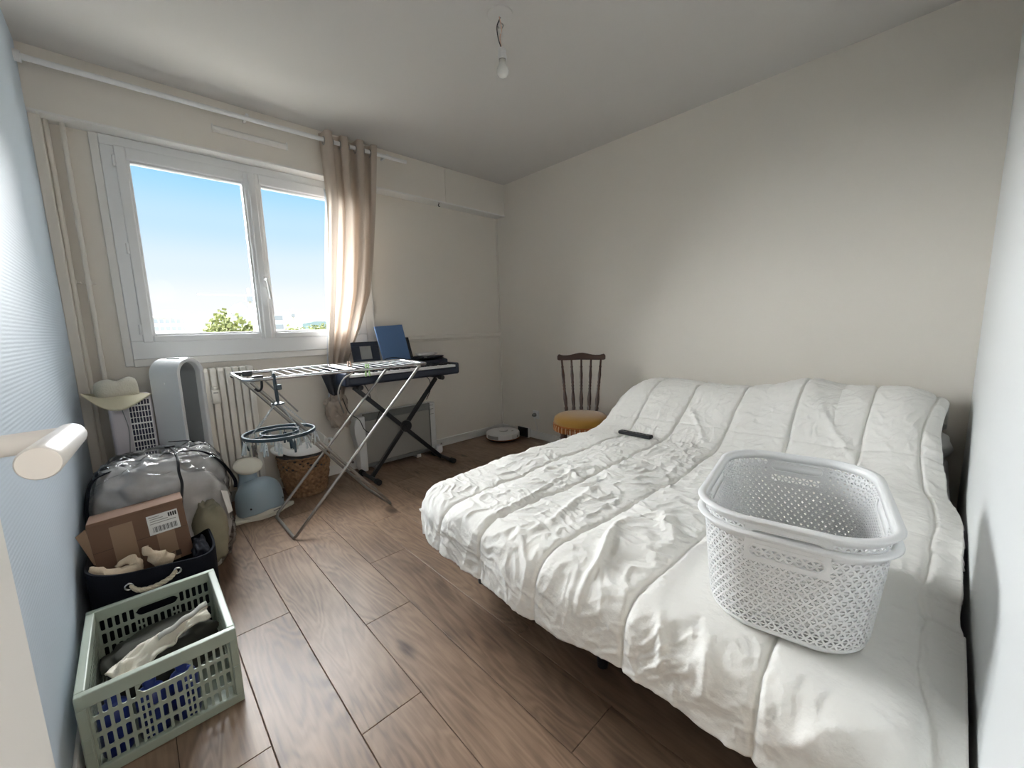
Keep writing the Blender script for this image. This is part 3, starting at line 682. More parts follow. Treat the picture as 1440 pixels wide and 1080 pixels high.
mb.f = [(i*nv+j, i*nv+j+1, (i+1)*nv+j+1, (i+1)*nv+j) for i in range(nu-1) for j in range(nv-1)]
dv = obj('duvet', mb, 'duvet_cotton', None, smooth='full', fixn=False)
md = dv.modifiers.new('thickness', 'SOLIDIFY'); md.thickness = 0.018; md.offset = -1 
tag(dv, 'rumpled white quilted duvet spread over the whole bed', 'duvet')
def duvet_z(x, y):
    d = (Pd[..., 0]-x)**2+(Pd[..., 1]-y)**2; i = np.argmin(d); return float(Pd.reshape(-1, 3)[i, 2])
# pillows under the duvet; one end shows by the wall
for (cx, cy, cz, hx, hy, hz, lb, sd_) in ((2.84, 0.36, 0.52, 0.19, 0.31, 0.085, 'white pillow poking out from under the duvet by the wall corner', 2), (2.84, 1.13, 0.52, 0.18, 0.32, 0.080, 'white pillow hidden under the duvet on the chair side', 5)):
    b = blob((cx, cy, cz), hx, hy, hz, e=0.62, amp=0.05, fr=2, seed=sd_)
    tag(obj('pillow', b, 'sheet_cotton', None, smooth='full'), lb, 'pillow', 'pillows under the duvet')
# remote control on the duvet
rz = max(duvet_z(2.27, yq) for yq in (1.2, 1.24, 1.285, 1.33, 1.37))+0.001
rm = thing('remote_control', 'slim black remote control lying on the duvet', 'remote control', (2.271, 1.285, rz))
obj('body', B(2.250, 2.292, 1.184, 1.386, rz, rz+0.020), 'plastic_black', rm, bevel=0.007, seg=3)
for k in range(8):
    obj('button', MB().lathe([(0.006, 0), (0.006, 0.0015), (0.0001, 0.002)], (2.271, 1.205+k*0.021, rz+0.020), 10), 'rubber_black', rm)

# ================================================================== LAUNDRY BASKETS (two nested)
def rrect(hx, hy, r, n):
    """rounded rectangle, n points equally spaced by arc length, starting mid of +y side going -x... returns pts and normals"""
    segs = []; c = [(hx-r, hy-r, 0), (-(hx-r), hy-r, PI/2), (-(hx-r), -(hy-r), PI), (hx-r, -(hy-r), 3*PI/2)]
    raw = []
    for (cx, cy, a0) in c:
        for k in range(25):
            a = a0+PI/2*k/24; raw.append((cx+r*math.cos(a), cy+r*math.sin(a)))
    raw.append(raw[0]); L = [0]
    for a, b in zip(raw, raw[1:]): L.append(L[-1]+math.hypot(b[0]-a[0], b[1]-a[1]))
    L = np.array(L); raw = np.array(raw); s = np.linspace(0, L[-1], n, endpoint=False)
    return np.stack([np.interp(s, L, raw[:, 0]), np.interp(s, L, raw[:, 1])], -1), L[-1]
def laundry_basket(zoff, label):
    HX, HY, HH, RR = 0.244, 0.164, 0.231, 0.104
    NE = 84                                  # lattice edges around
    def ring(h, n, shift=0.0):
        k = h/HH; tp = 0.020*(1-k)**1.0+0.006*max(0, 0.12-k)/0.12
        P_, L_ = rrect(HX-tp, HY-tp, RR-tp*0.4, n*4); return np.roll(P_, -int(round(shift*4)), axis=0)[::4]
    t = thing('laundry_basket', label, 'laundry basket', (1.342, 0.345, zoff), R(9.5), group='nested laundry baskets on the bed')
    rows = 18; z_lo, z_hi = 0.018, 0.213; hrow = (z_hi-z_lo)/rows
    zc, hh_ = 0.193, 0.0145; PX, PY = 0.070, 0.092                 # grip plates: half widths on the short and long sides
    mbw = MB()
    lev = []
    for r_ in range(rows+1):
        p_ = ring(z_lo+hrow*r_, NE, 0.5 if r_ % 2 else 0.0); lev.append([(a, b, z_lo+hrow*r_) for a, b in p_])
    def tri(a, b, c, hole=0.57):
        a, b, c = Vector(a), Vector(b), Vector(c); g = (a+b+c)/3; i_ = [g+(q_-g)*hole for q_ in (a, b, c)]
        if g.z > zc-0.0155 and ((abs(g.x) > HX-0.03 and abs(g.y) < PX-0.007) or (abs(g.y) > HY-0.03 and abs(g.x) < PY-0.007)): return
        mbw.add([a, b, c]+i_, [(0, 1, 4, 3), (1, 2, 5, 4), (2, 0, 3, 5)])
    for r_ in range(rows):
        lo, hi = lev[r_], lev[r_+1]; odd = r_ % 2
        for k in range(NE):
            k1 = (k+1) % NE
            if not odd: tri(lo[k], lo[k1], hi[k]); tri(lo[k1], hi[k1], hi[k])
            else: tri(lo[k], lo[k1], hi[k1]); tri(lo[k], hi[k1], hi[k])
    def weld(ob, sm=False):
        bm = bmesh.new(); bm.from_mesh(ob.data); bmesh.ops.remove_doubles(bm, verts=bm.verts, dist=1e-5); bmesh.ops.dissolve_degenerate(bm, dist=1e-6, edges=bm.edges); bmesh.ops.recalc_face_normals(bm, faces=bm.faces)
        for f_ in bm.faces: f_.smooth = sm
        bm.to_mesh(ob.data); bm.free()
    weld(obj('perforated_wall', mbw, 'basket_plastic', t, local=True, solid=0.0018))
    nb = 240; hi = ring(HH, nb)
    band = MB(); band.grid([[(a[0], a[1], z_hi-0.002), (b[0], b[1], HH)] for a, b in zip(ring(z_hi-0.002, nb), hi)], closed_u=True)
    weld(obj('top_band', band, 'basket_plastic', t, local=True, solid=0.0026), True)
    def tp_at(z): k = z/HH; return 0.020*(1-k)+0.006*max(0, 0.12-k)/0.12
    for ax, hw_, L_ in (('x', PX, 0.062), ('x', -PX, 0.062), ('y', PY, 0.084), ('y', -PY, 0.084)):
        pm = MB(); sgn = 1 if hw_ > 0 else -1; n_ = 44; z0_, z1_ = zc-0.0225, z_hi+0.004
        def q3(d, z):
            o_ = ((HX if ax == 'x' else HY)-tp_at(z)+0.0006)*sgn; return (o_, d, z) if ax == 'x' else (d, o_, z)
        def sl_(d):
            e_ = max(0.0, abs(d)-(L_-hh_)); return math.sqrt(max(0.0, hh_*hh_-e_*e_)) if e_ < hh_ else 0.0
        for k in range(n_):
            d0, d1 = abs(hw_)*(-1+2*k/n_), abs(hw_)*(-1+2*(k+1)/n_); s0, s1 = sl_(d0), sl_(d1)
            pm.add([q3(d0, z0_), q3(d1, z0_), q3(d1, zc-s1), q3(d0, zc-s0)], [(0, 1, 2, 3)]); pm.add([q3(d0, zc+s0), q3(d1, zc+s1), q3(d1, z1_), q3(d0, z1_)], [(0, 1, 2, 3)])
        gp = obj('grip_plate', pm, 'basket_plastic', t, local=True, solid=0.0024); weld(gp)
        lp = [q3((L_-hh_)*(1 if math.cos(a) > 0 else -1)+hh_*math.cos(a), zc+hh_*math.sin(a)) for a in [2*PI*(q_+0.5)/28 for q_ in range(28)]]
        obj('slot_lip', MB().tube(lp, 0.0024, 6, closed=True), 'basket_plastic', gp, local=True, smooth=True)
    # rolled rim
    rim = MB(); pr = [(-0.0005, HH-0.003), (0.0010, HH+0.0010), (0.0060, HH+0.0012), (0.0125, HH-0.0005), (0.0140, HH-0.0035)]
    Pm = []
    for k in range(nb):
        x_, y_ = hi[k]; xa, ya_ = hi[(k-1) % nb]; xb, yb = hi[(k+1) % nb]; n_ = Vector((yb-ya_, -(xb-xa), 0)).normalized()
        if n_.x*x_+n_.y*y_ < 0: n_ = -n_
        dip = 0.012*(math.exp(-(y_/0.06)**2) if abs(x_) > HX-0.03 else 0)
        Pm.append([(x_+n_.x*d_, y_+n_.y*d_, z_+dip*0.0) for d_, z_ in pr])
    rim.grid(Pm, closed_u=True)
    obj('rim', rim, 'basket_plastic', t, local=True, solid=0.0022, smooth='full')
    # base
    b0 = ring(z_lo, nb); fl = MB(); rr_ = [[(x_*(1-s_), y_*(1-s_), z_) for s_, z_ in ((0.0, z_lo+0.001), (0.012, 0.010), (0.045, 0.002), (0.10, 0.0))] for x_, y_ in b0]
    fl.grid(rr_, closed_u=True); fl.add([r_[-1] for r_ in rr_], [tuple(range(nb))])
    obj('base', fl, 'basket_plastic', t, local=True, solid=0.002, smooth=True)
    return t
BZ = 0.467
laundry_basket(BZ, 'lower white perforated plastic laundry basket resting on the duvet')
laundry_basket(BZ+0.031, 'upper white perforated laundry basket nested inside the other one')

# ================================================================== CHAIR
CX, CY = 2.565, 1.885
ch = thing('spindle_chair', 'dark wooden spindle-back chair with a mustard velvet seat', 'chair', (CX, CY, 0), math.atan2(0.60, 0.80))
# local: back towards +x, faces -x
seat_r = 0.195
obj('seat_rail', MB().lathe([(0.0001, 0.385), (0.185, 0.385), (0.190, 0.395), (0.190, 0.425), (0.0001, 0.425)], n=48), 'walnut', ch, local=True, smooth=True)
sc = obj('seat_cushion', MB().lathe([(0.193, 0.395), (0.200, 0.405), (0.203, 0.425), (0.198, 0.447), (0.175, 0.466), (0.12, 0.478), (0.05, 0.482), (0.0001, 0.483)], n=64), 'mustard_velvet', ch, local=True, smooth='full')
fr1, fr2 = MB(), MB()
for k in range(110):
    a = 2*PI*k/110; tgt = fr1 if k % 3 else fr2; c_, s_ = math.cos(a), math.sin(a)
    tgt.tube([(0.201*c_, 0.201*s_, 0.405), (0.204*c_, 0.204*s_, 0.385), (0.203*c_, 0.203*s_, 0.362)], [0.0036, 0.005, 0.0042], 5)
o = obj('fringe', fr1, 'fringe', sc, local=True); o['kind'] = 'stuff'
o = obj('fringe', fr2, 'fringe_light', sc, local=True); o['kind'] = 'stuff'
obj('braid', MB().tube([(0.2015*math.cos(2*PI*k/48), 0.2015*math.sin(2*PI*k/48), 0.408) for k in range(48)], 0.005, 6, closed=True), 'fringe', sc, local=True, smooth=True)
def turned(p0, p1, prof, n=14):
    """turned member between two points; prof = list of (t, radius)"""
    p0, p1 = Vector(p0), Vector(p1); return MB().tube([p0.lerp(p1, t_) for t_, _ in prof], [r_ for _, r_ in prof], n)
SP = [(0, .011), (.04, .013), (.09, .0145), (.12, .010), (.15, .0125), (.25, .015), (.33, .0125), (.42, .009), (.44, .0115), (.47, .009), (.5, .012), (.53, .009), (.56, .0115), (.6, .010), (.70, .0125), (.78, .010), (.84, .0085), (.86, .011), (.88, .008), (1, .0075)]
for k in range(5):
    yb = (k-2)*0.056; yt = (k-2)*0.0755
    obj('spindle', turned((0.150-0.02*abs(k-2)*0.4, yb, 0.452), (0.262, yt, 0.850), SP), 'walnut', ch, local=True, smooth=True)
crp = []
for k in range(41):
    y_ = -0.186+0.372*k/40; s_ = abs(y_)/0.186
    top = 0.893+0.018*math.cos(min(1, s_/0.62)*PI)*0.5+0.009*math.exp(-((s_-0.95)/0.12)**2)-0.014*max(0, s_-0.95)/0.05
    bot = 0.848-0.004*s_+0.006*max(0, s_-0.93)/0.07
    crp.append((y_, top, bot))
poly = [(a, b) for a, b, c in crp]+[(a, c) for a, b, c in crp[::-1]]
obj('crest_rail', MB().prism(poly, 'x', 0.254, 0.276), 'walnut', ch, local=True, bevel=0.006)
LP = [(0, .013), (.06, .015), (.15, .020), (.3, .024), (.40, .018), (.43, .025), (.46, .017), (.52, .024), (.62, .028), (.72, .023), (.80, .017), (.83, .025), (.87, .018), (.92, .022), (1, .022)]
for (sx_, sy_) in ((-1, 1), (-1, -1), (1, 1), (1, -1)):
    obj('leg', turned((sx_*0.165, sy_*0.155, 0), (sx_*0.125, sy_*0.125, 0.392), LP), 'walnut', ch, local=True, smooth=True)
for sy_ in (-1, 1): obj('stretcher', turned((-0.15, sy_*0.143, 0.16), (0.15, sy_*0.143, 0.16), [(0, .008), (.3, .011), (.5, .015), (.7, .011), (1, .008)]), 'walnut', ch, local=True, smooth=True)

# ================================================================== ROBOT VACUUM AND DOCK
rv = thing('robot_vacuum', 'white round robot vacuum parked in the corner', 'robot vacuum', (2.848, 3.07, 0))
c = (2.848, 3.07, 0)
obj('underside', MB().lathe([(0.0001, 0.006), (0.155, 0.006), (0.165, 0.014), (0.166, 0.022), (0.0001, 0.022)], c, 56), 'plastic_black', rv, smooth=True)
bd = obj('body', MB().lathe([(0.0001, 0.022), (0.166, 0.022), (0.168, 0.030), (0.168, 0.070), (0.164, 0.077), (0.155, 0.080), (0.0001, 0.080)], c, 64), 'plastic_white', rv, smooth=True)
tr_ = obj('sensor_turret', MB().lathe([(0.042, 0.080), (0.042, 0.086), (0.043, 0.086), (0.043, 0.096), (0.040, 0.099), (0.0001, 0.099)], (2.861, 3.075, 0), 36), 'plastic_white', rv, smooth=True)
obj('sensor_gap', MB().lathe([(0.0425, 0.081), (0.0425, 0.086)], (2.861, 3.075, 0), 36), 'steel_grey', tr_, smooth=True)
def arc_plate(c, r, a0, a1, z0, z1, t_, n=16):
    P_ = []
    for i in range(n+1):
        a = a0+(a1-a0)*i/n; P_.append([(c[0]+r*math.cos(a), c[1]+r*math.sin(a), z0), (c[0]+(r+t_)*math.cos(a), c[1]+(r+t_)*math.sin(a), z0), (c[0]+(r+t_)*math.cos(a), c[1]+(r+t_)*math.sin(a), z1), (c[0]+r*math.cos(a), c[1]+r*math.sin(a), z1), (c[0]+r*math.cos(a), c[1]+r*math.sin(a), z0)])
    return MB().grid(P_)
obj('sensor_window', arc_plate(c, 0.167, R(168), R(212), 0.034, 0.066, 0.003), 'heater_grey', rv, smooth=True)
obj('bumper_trim', arc_plate(c, 0.166, R(150), R(300), 0.023, 0.029, 0.004, 30), 'fringe', rv, smooth=True)
obj('seam', arc_plate(c, 0.1675, R(262), R(263.2), 0.03, 0.072, 0.002, 2), 'steel_grey', rv)
obj('seam', arc_plate(c, 0.1675, R(284), R(287), 0.036, 0.058, 0.002, 3), 'rubber_black', rv)
obj('button', B(2.906, 2.931, 3.00, 3.008, 0.080, 0.082), 'steel_grey', rv)
dk = thing('charging_dock', 'small black and white charging dock against the skirting', 'dock', (3.04, 2.965, 0))
obj('back', B(3.035, 3.069, 2.895, 3.035, 0, 0.098), 'plastic_white', dk, bevel=0.006)
obj('contact_face', B(3.020, 3.036, 2.898, 3.032, 0.008, 0.104), 'plastic_black', dk, bevel=0.004)

# ================================================================== PANEL HEATER
ht = thing('panel_heater', 'white electric panel heater with a grey front under the keyboard', 'heater', (1.79, 3.26, 0))
obj('casing', B(1.50, 2.168, 3.222, 3.296, 0.030, 0.462), 'plastic_white', ht, bevel=0.008)
obj('front_panel', B(1.492, 2.086, 3.196, 3.222, 0.062, 0.410), 'heater_grey', ht, bevel=0.003)
obj('top_rail', B(1.492, 2.086, 3.194, 3.222, 0.412, 0.466), 'heater_rail', ht, bevel=0.004)
obj('bottom_rail', B(1.492, 2.086, 3.194, 3.222, 0.030, 0.060), 'heater_rail', ht, bevel=0.004)
obj('edge_strip', B(2.086, 2.096, 3.193, 3.222, 0.030, 0.468), 'heater_rail', ht, bevel=0.003)
pr = [(1.50, 0.005), (1.50, 0.452), (1.452, 0.450), (1.425, 0.432), (1.414, 0.38), (1.413, 0.32), (1.424, 0.25), (1.437, 0.18), (1.440, 0.10), (1.436, 0.04), (1.446, 0.005)]
obj('side_wing', MB().prism(pr, 'y', 3.185, 3.285), 'plastic_white', ht, bevel=0.010, seg=3)
obj('foot', B(1.94, 1.98, 3.19, 3.30, 0, 0.03), 'plastic_white', ht, bevel=0.004); obj('foot', B(1.56, 1.60, 3.19, 3.30, 0, 0.03), 'plastic_white', ht, bevel=0.004)
for zz in (0.44, 0.405, 0.36): obj('control_mark', B(2.112, 2.148, 3.2205, 3.223, zz-0.002, zz+0.002), 'heater_grey', ht)
obj('dial', MB().lathe([(0.0001, 0), (0.016, 0), (0.016, 0.006), (0.0001, 0.007)], n=20).xf(Matrix.Translation((2.13, 3.222, 0.385)) @ Matrix.Rotation(R(90), 4, 'X')), 'plastic_white', ht, smooth=True)
ad = thing('power_adapter', 'white power adapter on the floor beside the panel heater', 'adapter', (2.15, 3.17, 0))
obj('body', blob((2.15, 3.165, 0.040), 0.030, 0.026, 0.040, e=0.6, nu=24, nv=14), 'plastic_white', ad, smooth='full')
obj('cable', T(bez([(2.16, 3.16, 0.075), (2.185, 3.17, 0.085), (2.195, 3.19, 0.055), (2.190, 3.21, 0.01)], 8), 0.003, 8), 'rubber_black', ad, smooth=True)

# ================================================================== KEYBOARD ON ITS STAND
ks = thing('keyboard_stand', 'black folding X keyboard stand in front of the panel heater', 'stand', (1.73, 3.0, 0))
SA = 3.00
def bar(p0, p1, w, d):
    p0, p1 = Vector(p0), Vector(p1); a = (p1-p0).normalized(); y_ = Vector((0, 1, 0)); n_ = a.cross(y_).normalized()
    vs = []
    for p_ in (p0, p1):
        for s1, s2 in ((-1, -1), (1, -1), (1, 1), (-1, 1)): vs.append(p_+n_*w/2*s1+y_*d/2*s2)
    return MB().add(vs, [(0, 1, 2, 3), (7, 6, 5, 4)]+[(i, (i+1) % 4, 4+(i+1) % 4, 4+i)[::-1] for i in range(4)])
obj('cross_bar', bar((1.432, SA-0.012, 0.02), (2.045, SA-0.012, 0.714), 0.032, 0.022), 'plastic_black', ks, bevel=0.004)
obj('cross_bar', bar((2.070, SA+0.014, 0.02), (1.365, SA+0.014, 0.714), 0.032, 0.022), 'plastic_black', ks, bevel=0.004)
pv = obj('pivot', MB().lathe([(0.0001, 0), (0.045, 0.002), (0.048, 0.010), (0.044, 0.022), (0.0001, 0.024)], n=28).xf(Matrix.Translation((1.733, SA-0.022, 0.365)) @ Matrix.Rotation(R(90), 4, 'X')), 'plastic_black', ks, smooth=True)
obj('knob', MB().lathe([(0.0001, 0), (0.022, 0), (0.025, 0.010), (0.018, 0.022), (0.0001, 0.024)], n=16).xf(Matrix.Translation((1.708, SA-0.046, 0.362)) @ Matrix.Rotation(R(90), 4, 'X')), 'rubber_black', pv, smooth=True)
for fx, ya_, yb in ((1.425, 2.862, 3.14), (2.078, 2.850, 3.14)):
    ft = obj('foot', T([(fx, ya_, 0.022), (fx, yb, 0.022)], 0.014, 12), 'plastic_black', ks, smooth=True)
    for ye in (ya_, yb): obj('rubber_cap', T([(fx, ye-0.022, 0.022), (fx, ye+0.022, 0.022)], 0.021, 14), 'rubber_black', ft, smooth=True)
for fx in (1.365, 2.045):
    ft = obj('arm', T([(fx, 2.90, 0.7275), (fx, 3.12, 0.7275)], 0.0135, 12), 'plastic_black', ks, smooth=True)
    obj('rubber_cap', T([(fx, 2.885, 0.7235), (fx, 2.935, 0.7235)], 0.018, 14), 'rubber_black', ft, smooth=True)
kb = thing('digital_piano', 'dark digital piano keyboard lying on the X stand', 'piano keyboard', (1.735, 3.03, 0.742))
K0, K1, KY0, KY1, KZ = 1.258, 2.195, 2.868, 3.118, 0.742
obj('body', MB().prism([(KY0, KZ+0.012), (KY0+0.012, KZ), (KY1, KZ), (KY1, KZ+0.127), (KY1-0.02, KZ+0.134), (KY0+0.155, KZ+0.118), (KY0+0.150, KZ+0.078), (KY0, KZ+0.056)], 'x', K0, K1), 'plastic_navy', kb, bevel=0.005)
obj('end_block', B(K0-0.004, K0+0.026, KY0-0.002, KY1-0.1, KZ+0.004, KZ+0.094), 'plastic_navy', kb, bevel=0.012, seg=3)
obj('end_block', B(K1-0.032, K1+0.006, KY0-0.002, KY1-0.1, KZ+0.004, KZ+0.094), 'plastic_navy', kb, bevel=0.012, seg=3)
wk = MB(); bk = MB(); nk = 36; kw = (K1-0.034-K0-0.028)/nk
for i in range(nk):
    xx = K0+0.028+kw*i; wk.box(xx+0.0005, xx+kw-0.0005, KY0-0.004, KY0+0.150, KZ+0.062, KZ+0.079)
    if i % 7 not in (2, 6): bk.box(xx+kw*0.68, xx+kw*1.32, KY0+0.055, KY0+0.150, KZ+0.079, KZ+0.090)
o = obj('white_keys', wk, 'plastic_white', kb); o['kind'] = 'stuff'
o = obj('black_keys', bk, 'plastic_black', kb); o['kind'] = 'stuff'
obj('control_panel', B(1.50, 1.95, KY0+0.168, KY1-0.03, KZ+0.122, KZ+0.130), 'plastic_black', kb, bevel=0.002)
KT = KZ+0.134
# things on the piano
pf = thing('picture_frame', 'black photo frame with a grey picture leaning on the piano', 'picture frame', (1.516, 3.09, KT))
def lean(x0, x1, z0, z1, y, dy, th, mb=None):
    mb = mb or MB(); return mb.add([(x0, y, z0), (x1, y, z0), (x1, y+th, z0), (x0, y+th, z0), (x0, y+dy, z1), (x1, y+dy, z1), (x1, y+dy+th, z1), (x0, y+dy+th, z1)],
               [(0, 3, 2, 1), (4, 5, 6, 7), (0, 1, 5, 4), (1, 2, 6, 5), (2, 3, 7, 6), (3, 0, 4, 7)])
fz0, fz1, fy, fdy = KT, 1.035, 3.080, 0.04
f_at = lambda z: fy+fdy*(z-fz0)/(fz1-fz0)
for (a, b, c_, d_) in ((1.412, 1.620, fz0, fz0+0.03), (1.412, 1.620, fz1-0.032, fz1), (1.412, 1.472, fz0+0.03, fz1-0.032), (1.560, 1.620, fz0+0.03, fz1-0.032)):
    obj('frame_side', lean(a, b, c_, d_, f_at(c_), f_at(d_)-f_at(c_), 0.016), 'plastic_navy', pf, bevel=0.002)
obj('picture', lean(1.470, 1.562, fz0+0.028, fz1-0.03, f_at(fz0+0.028)+0.006, f_at(fz1-0.03)-f_at(fz0+0.028), 0.003), 'photo_grey', pf)
bf = thing('blue_folder', 'tall blue folder leaning on the music rest of the piano', 'folder', (1.765, 3.16, KT))
obj('front_cover', MB().add([(1.652, 3.075, KT), (1.875, 3.075, KT), (1.875, 3.081, KT), (1.652, 3.081, KT), (1.638, 3.175, 1.148), (1.868, 3.175, 1.160), (1.868, 3.181, 1.160), (1.638, 3.181, 1.148)],
     [(0, 3, 2, 1), (4, 5, 6, 7), (0, 1, 5, 4), (1, 2, 6, 5), (2, 3, 7, 6), (3, 0, 4, 7)]), 'folder_blue', bf, bevel=0.002)
obj('spine', MB().add([(1.641, 3.074, KT), (1.653, 3.070, KT), (1.653, 3.086, KT), (1.641, 3.088, KT), (1.627, 3.173, 1.146), (1.639, 3.170, 1.148), (1.639, 3.186, 1.148), (1.627, 3.188, 1.146)],
     [(0, 3, 2, 1), (4, 5, 6, 7), (0, 1, 5, 4), (1, 2, 6, 5), (2, 3, 7, 6), (3, 0, 4, 7)]), 'folder_blue', bf, bevel=0.003)
ms_ = thing('music_rest', 'black music rest plate behind the blue folder', 'music rest', (1.83, 3.16, KT))
obj('plate', lean(1.69, 1.912, KT, 1.055, 3.095, 0.070, 0.008), 'plastic_black', ms_, bevel=0.003)
obj('ledge', B(1.69, 1.912, 3.090, 3.116, KT, KT+0.010), 'plastic_black', ms_, bevel=0.003)
bpz = thing('black_pouch', 'flat black pouch lying on the right end of the piano', 'pouch', (2.0, 3.05, KT))
obj('pouch', blob((2.02, 3.052, KT+0.012), 0.135, 0.058, 0.0125, e=0.5, amp=0.05, fr=2, seed=4, nu=44, nv=12), 'plastic_black', bpz, smooth='full')
obj('zip_tag', B(1.945, 1.975, 2.990, 2.996, KT+0.010, KT+0.018), 'chrome', bpz, bevel=0.002)
tag(obj('grey_cloth', blob((2.005, 3.058, KT+0.037), 0.085, 0.045, 0.0135, e=0.6, amp=0.22, fr=3, seed=4, nu=44, nv=14), 'grey_textile', None, smooth='full'), 'grey folded cloth lying on the black pouch on the piano', 'cloth')
cb = thing('black_cable', 'thin black cable looping over the piano below the folder', 'cable', (1.72, 3.10, KT))
obj('cord', T(bez([(1.60, 3.055, KT+0.004), (1.66, 3.045, KT+0.026), (1.72, 3.04, KT+0.030), (1.80, 3.045, KT+0.010), (1.87, 3.05, KT+0.004)], 8), 0.003, 8), 'rubber_black', cb, smooth=True)
tag(obj('power_cable', T(bez([(1.44, 3.02, 0.741), (1.49, 3.05, 0.66), (1.53, 3.10, 0.58), (1.60, 3.12, 0.52), (1.60, 3.15, 0.46), (1.53, 3.15, 0.33), (1.47, 3.14, 0.36), (1.42, 3.10, 0.45), (1.33, 3.05, 0.53), (1.245, 2.92, 0.66)], 8), 0.003, 8), 'rubber_black', smooth=True), 'thin black cable drooping between the stand bars', 'cable')
tag(obj('grey_cable', T(bez([(1.31, 2.875, 0.835), (1.235, 2.85, 0.80), (1.195, 2.85, 0.72), (1.205, 2.86, 0.64), (1.245, 2.92, 0.56)], 8), 0.0055, 8), 'steel_grey', smooth=True), 'grey cable hanging in an arc off the left end of the piano', 'cable')
tag(obj('audio_cable', T(bez([(1.93, 2.95, 0.741), (1.96, 2.95, 0.70), (1.965, 2.96, 0.62), (1.93, 2.965, 0.55)], 8), 0.003, 8), 'rubber_black', smooth=True), 'short black cable hanging beside the stand bar at the far end', 'cable')
# dark cloth hanging at the left end of the piano
P = []
for i in range(31):
    row = []
    for j in range(17):
        a = i/30; z = 0.865-0.20*(j/16)*(0.75+0.25*math.sin(a*2.6+0.3)); nr = 1-0.50*(j/16)
        row.append((1.235+(a-0.5)*0.17*nr+0.012*j/16, 3.055+0.020*math.sin(a*15)*(0.4+0.6*j/16), z))
    P.append(row)
tag(obj('dark_cloth', MB().grid(P), 'dark_cloth', smooth='full', solid=0.004, fixn=False), 'dark grey cloth hanging at the left end of the piano', 'cloth')

# ================================================================== DRYING RACK
rk = thing('drying_rack', 'folding metal clothes drying rack standing before the piano', 'drying rack', (1.1, 2.65, 0))
YF, YB, ZT, RX0, RX1 = 2.452, 2.838, 0.892, 0.615, 1.645
r_ = 0.0085
loop = [(RX0+0.03, YF, ZT), (RX1-0.03, YF, ZT), (RX1, YF+0.03, ZT), (RX1, YB-0.03, ZT+0.008), (RX1-0.03, YB, ZT+0.008), (RX0+0.03, YB, ZT+0.008), (RX0, YB-0.03, ZT+0.008), (RX0, YF+0.03, ZT)]
def roundloop(p, k=3):
    out = []; n = len(p)
    for i in range(n):
        a, b = Vector(p[i]), Vector(p[(i+1) % n])
        for q_ in range(k): out.append(a.lerp(b, q_/k))
    return out
obj('top_frame', MB().tube(roundloop(loop), 0.0095, 10, closed=True), 'chrome', rk, smooth=True)
for i in range(16):
    xx = 0.815+i*0.0535
    obj('line', T([(xx, YF+0.006, ZT), (xx, YB-0.006, ZT+0.008)], 0.0028, 8), 'enamel_white', rk, smooth=True)
obj('hinge_tube', T([(1.165, YF+0.004, ZT+0.001), (1.165, YB-0.004, ZT+0.008)], 0.011, 10), 'enamel_white', rk, smooth=True)
# legs: U-frame A (foot left, top right), U-frame B (foot right, top left)
def uleg(xf, xt, zt, yf, yb, nm):
    z = r_
    pts = [(xt, yf, zt), (xf+0.012, yf, z+0.016), (xf, yf+0.016, z), (xf, yb-0.016, z), (xf+(0.012 if xt > xf else -0.012), yb, z+0.016), (xt, yb, zt+0.006)]
    if xt < xf: pts[1] = (xf-0.012, yf, z+0.016)
    pp = []
    for a, b in zip(pts, pts[1:]):
        a, b = Vector(a), Vector(b)
        for q_ in range(4): pp.append(a.lerp(b, q_/4))
    pp.append(Vector(pts[-1]))
    return obj(nm, MB().tube(pp, r_, 10), 'steel_grey', rk, smooth=True)
uleg(0.754, 1.585, 0.884, YF, YB, 'leg_frame'); uleg(1.330, 0.640, 0.884, YF+0.022, YB-0.022, 'leg_frame')
obj('brace', T([(1.240, YF+0.022, 0.135), (1.240, YB-0.022, 0.135)], 0.006, 8), 'steel_grey', rk, smooth=True)
for yy in (YF+0.011, YB-0.011): obj('pivot_bolt', T([(1.100, yy-0.014, 0.333+0.02), (1.100, yy+0.014, 0.333+0.02)], 0.007, 8), 'chrome', rk, smooth=True)
for (xx, yy) in ((0.632, YB-0.035), (0.690, YB-0.02), (0.672, YF+0.018)): obj('hinge_clip', B(xx-0.024, xx+0.024, yy-0.014, yy+0.014, ZT-0.010, ZT+0.020), 'plastic_black', rk, bevel=0.005)
obj('lock_hook', T(bez([(0.69, YF+0.03, ZT-0.012), (0.685, YF+0.02, ZT-0.045), (0.67, YF+0.015, ZT-0.058), (0.655, YF+0.02, ZT-0.045)], 6), 0.006, 8), 'plastic_black', rk, smooth=True)
obj('support_strut', T([(0.700, YF+0.012, ZT-0.006), (0.840, YF+0.020, 0.700)], 0.0045, 8), 'steel_grey', rk, smooth=True)
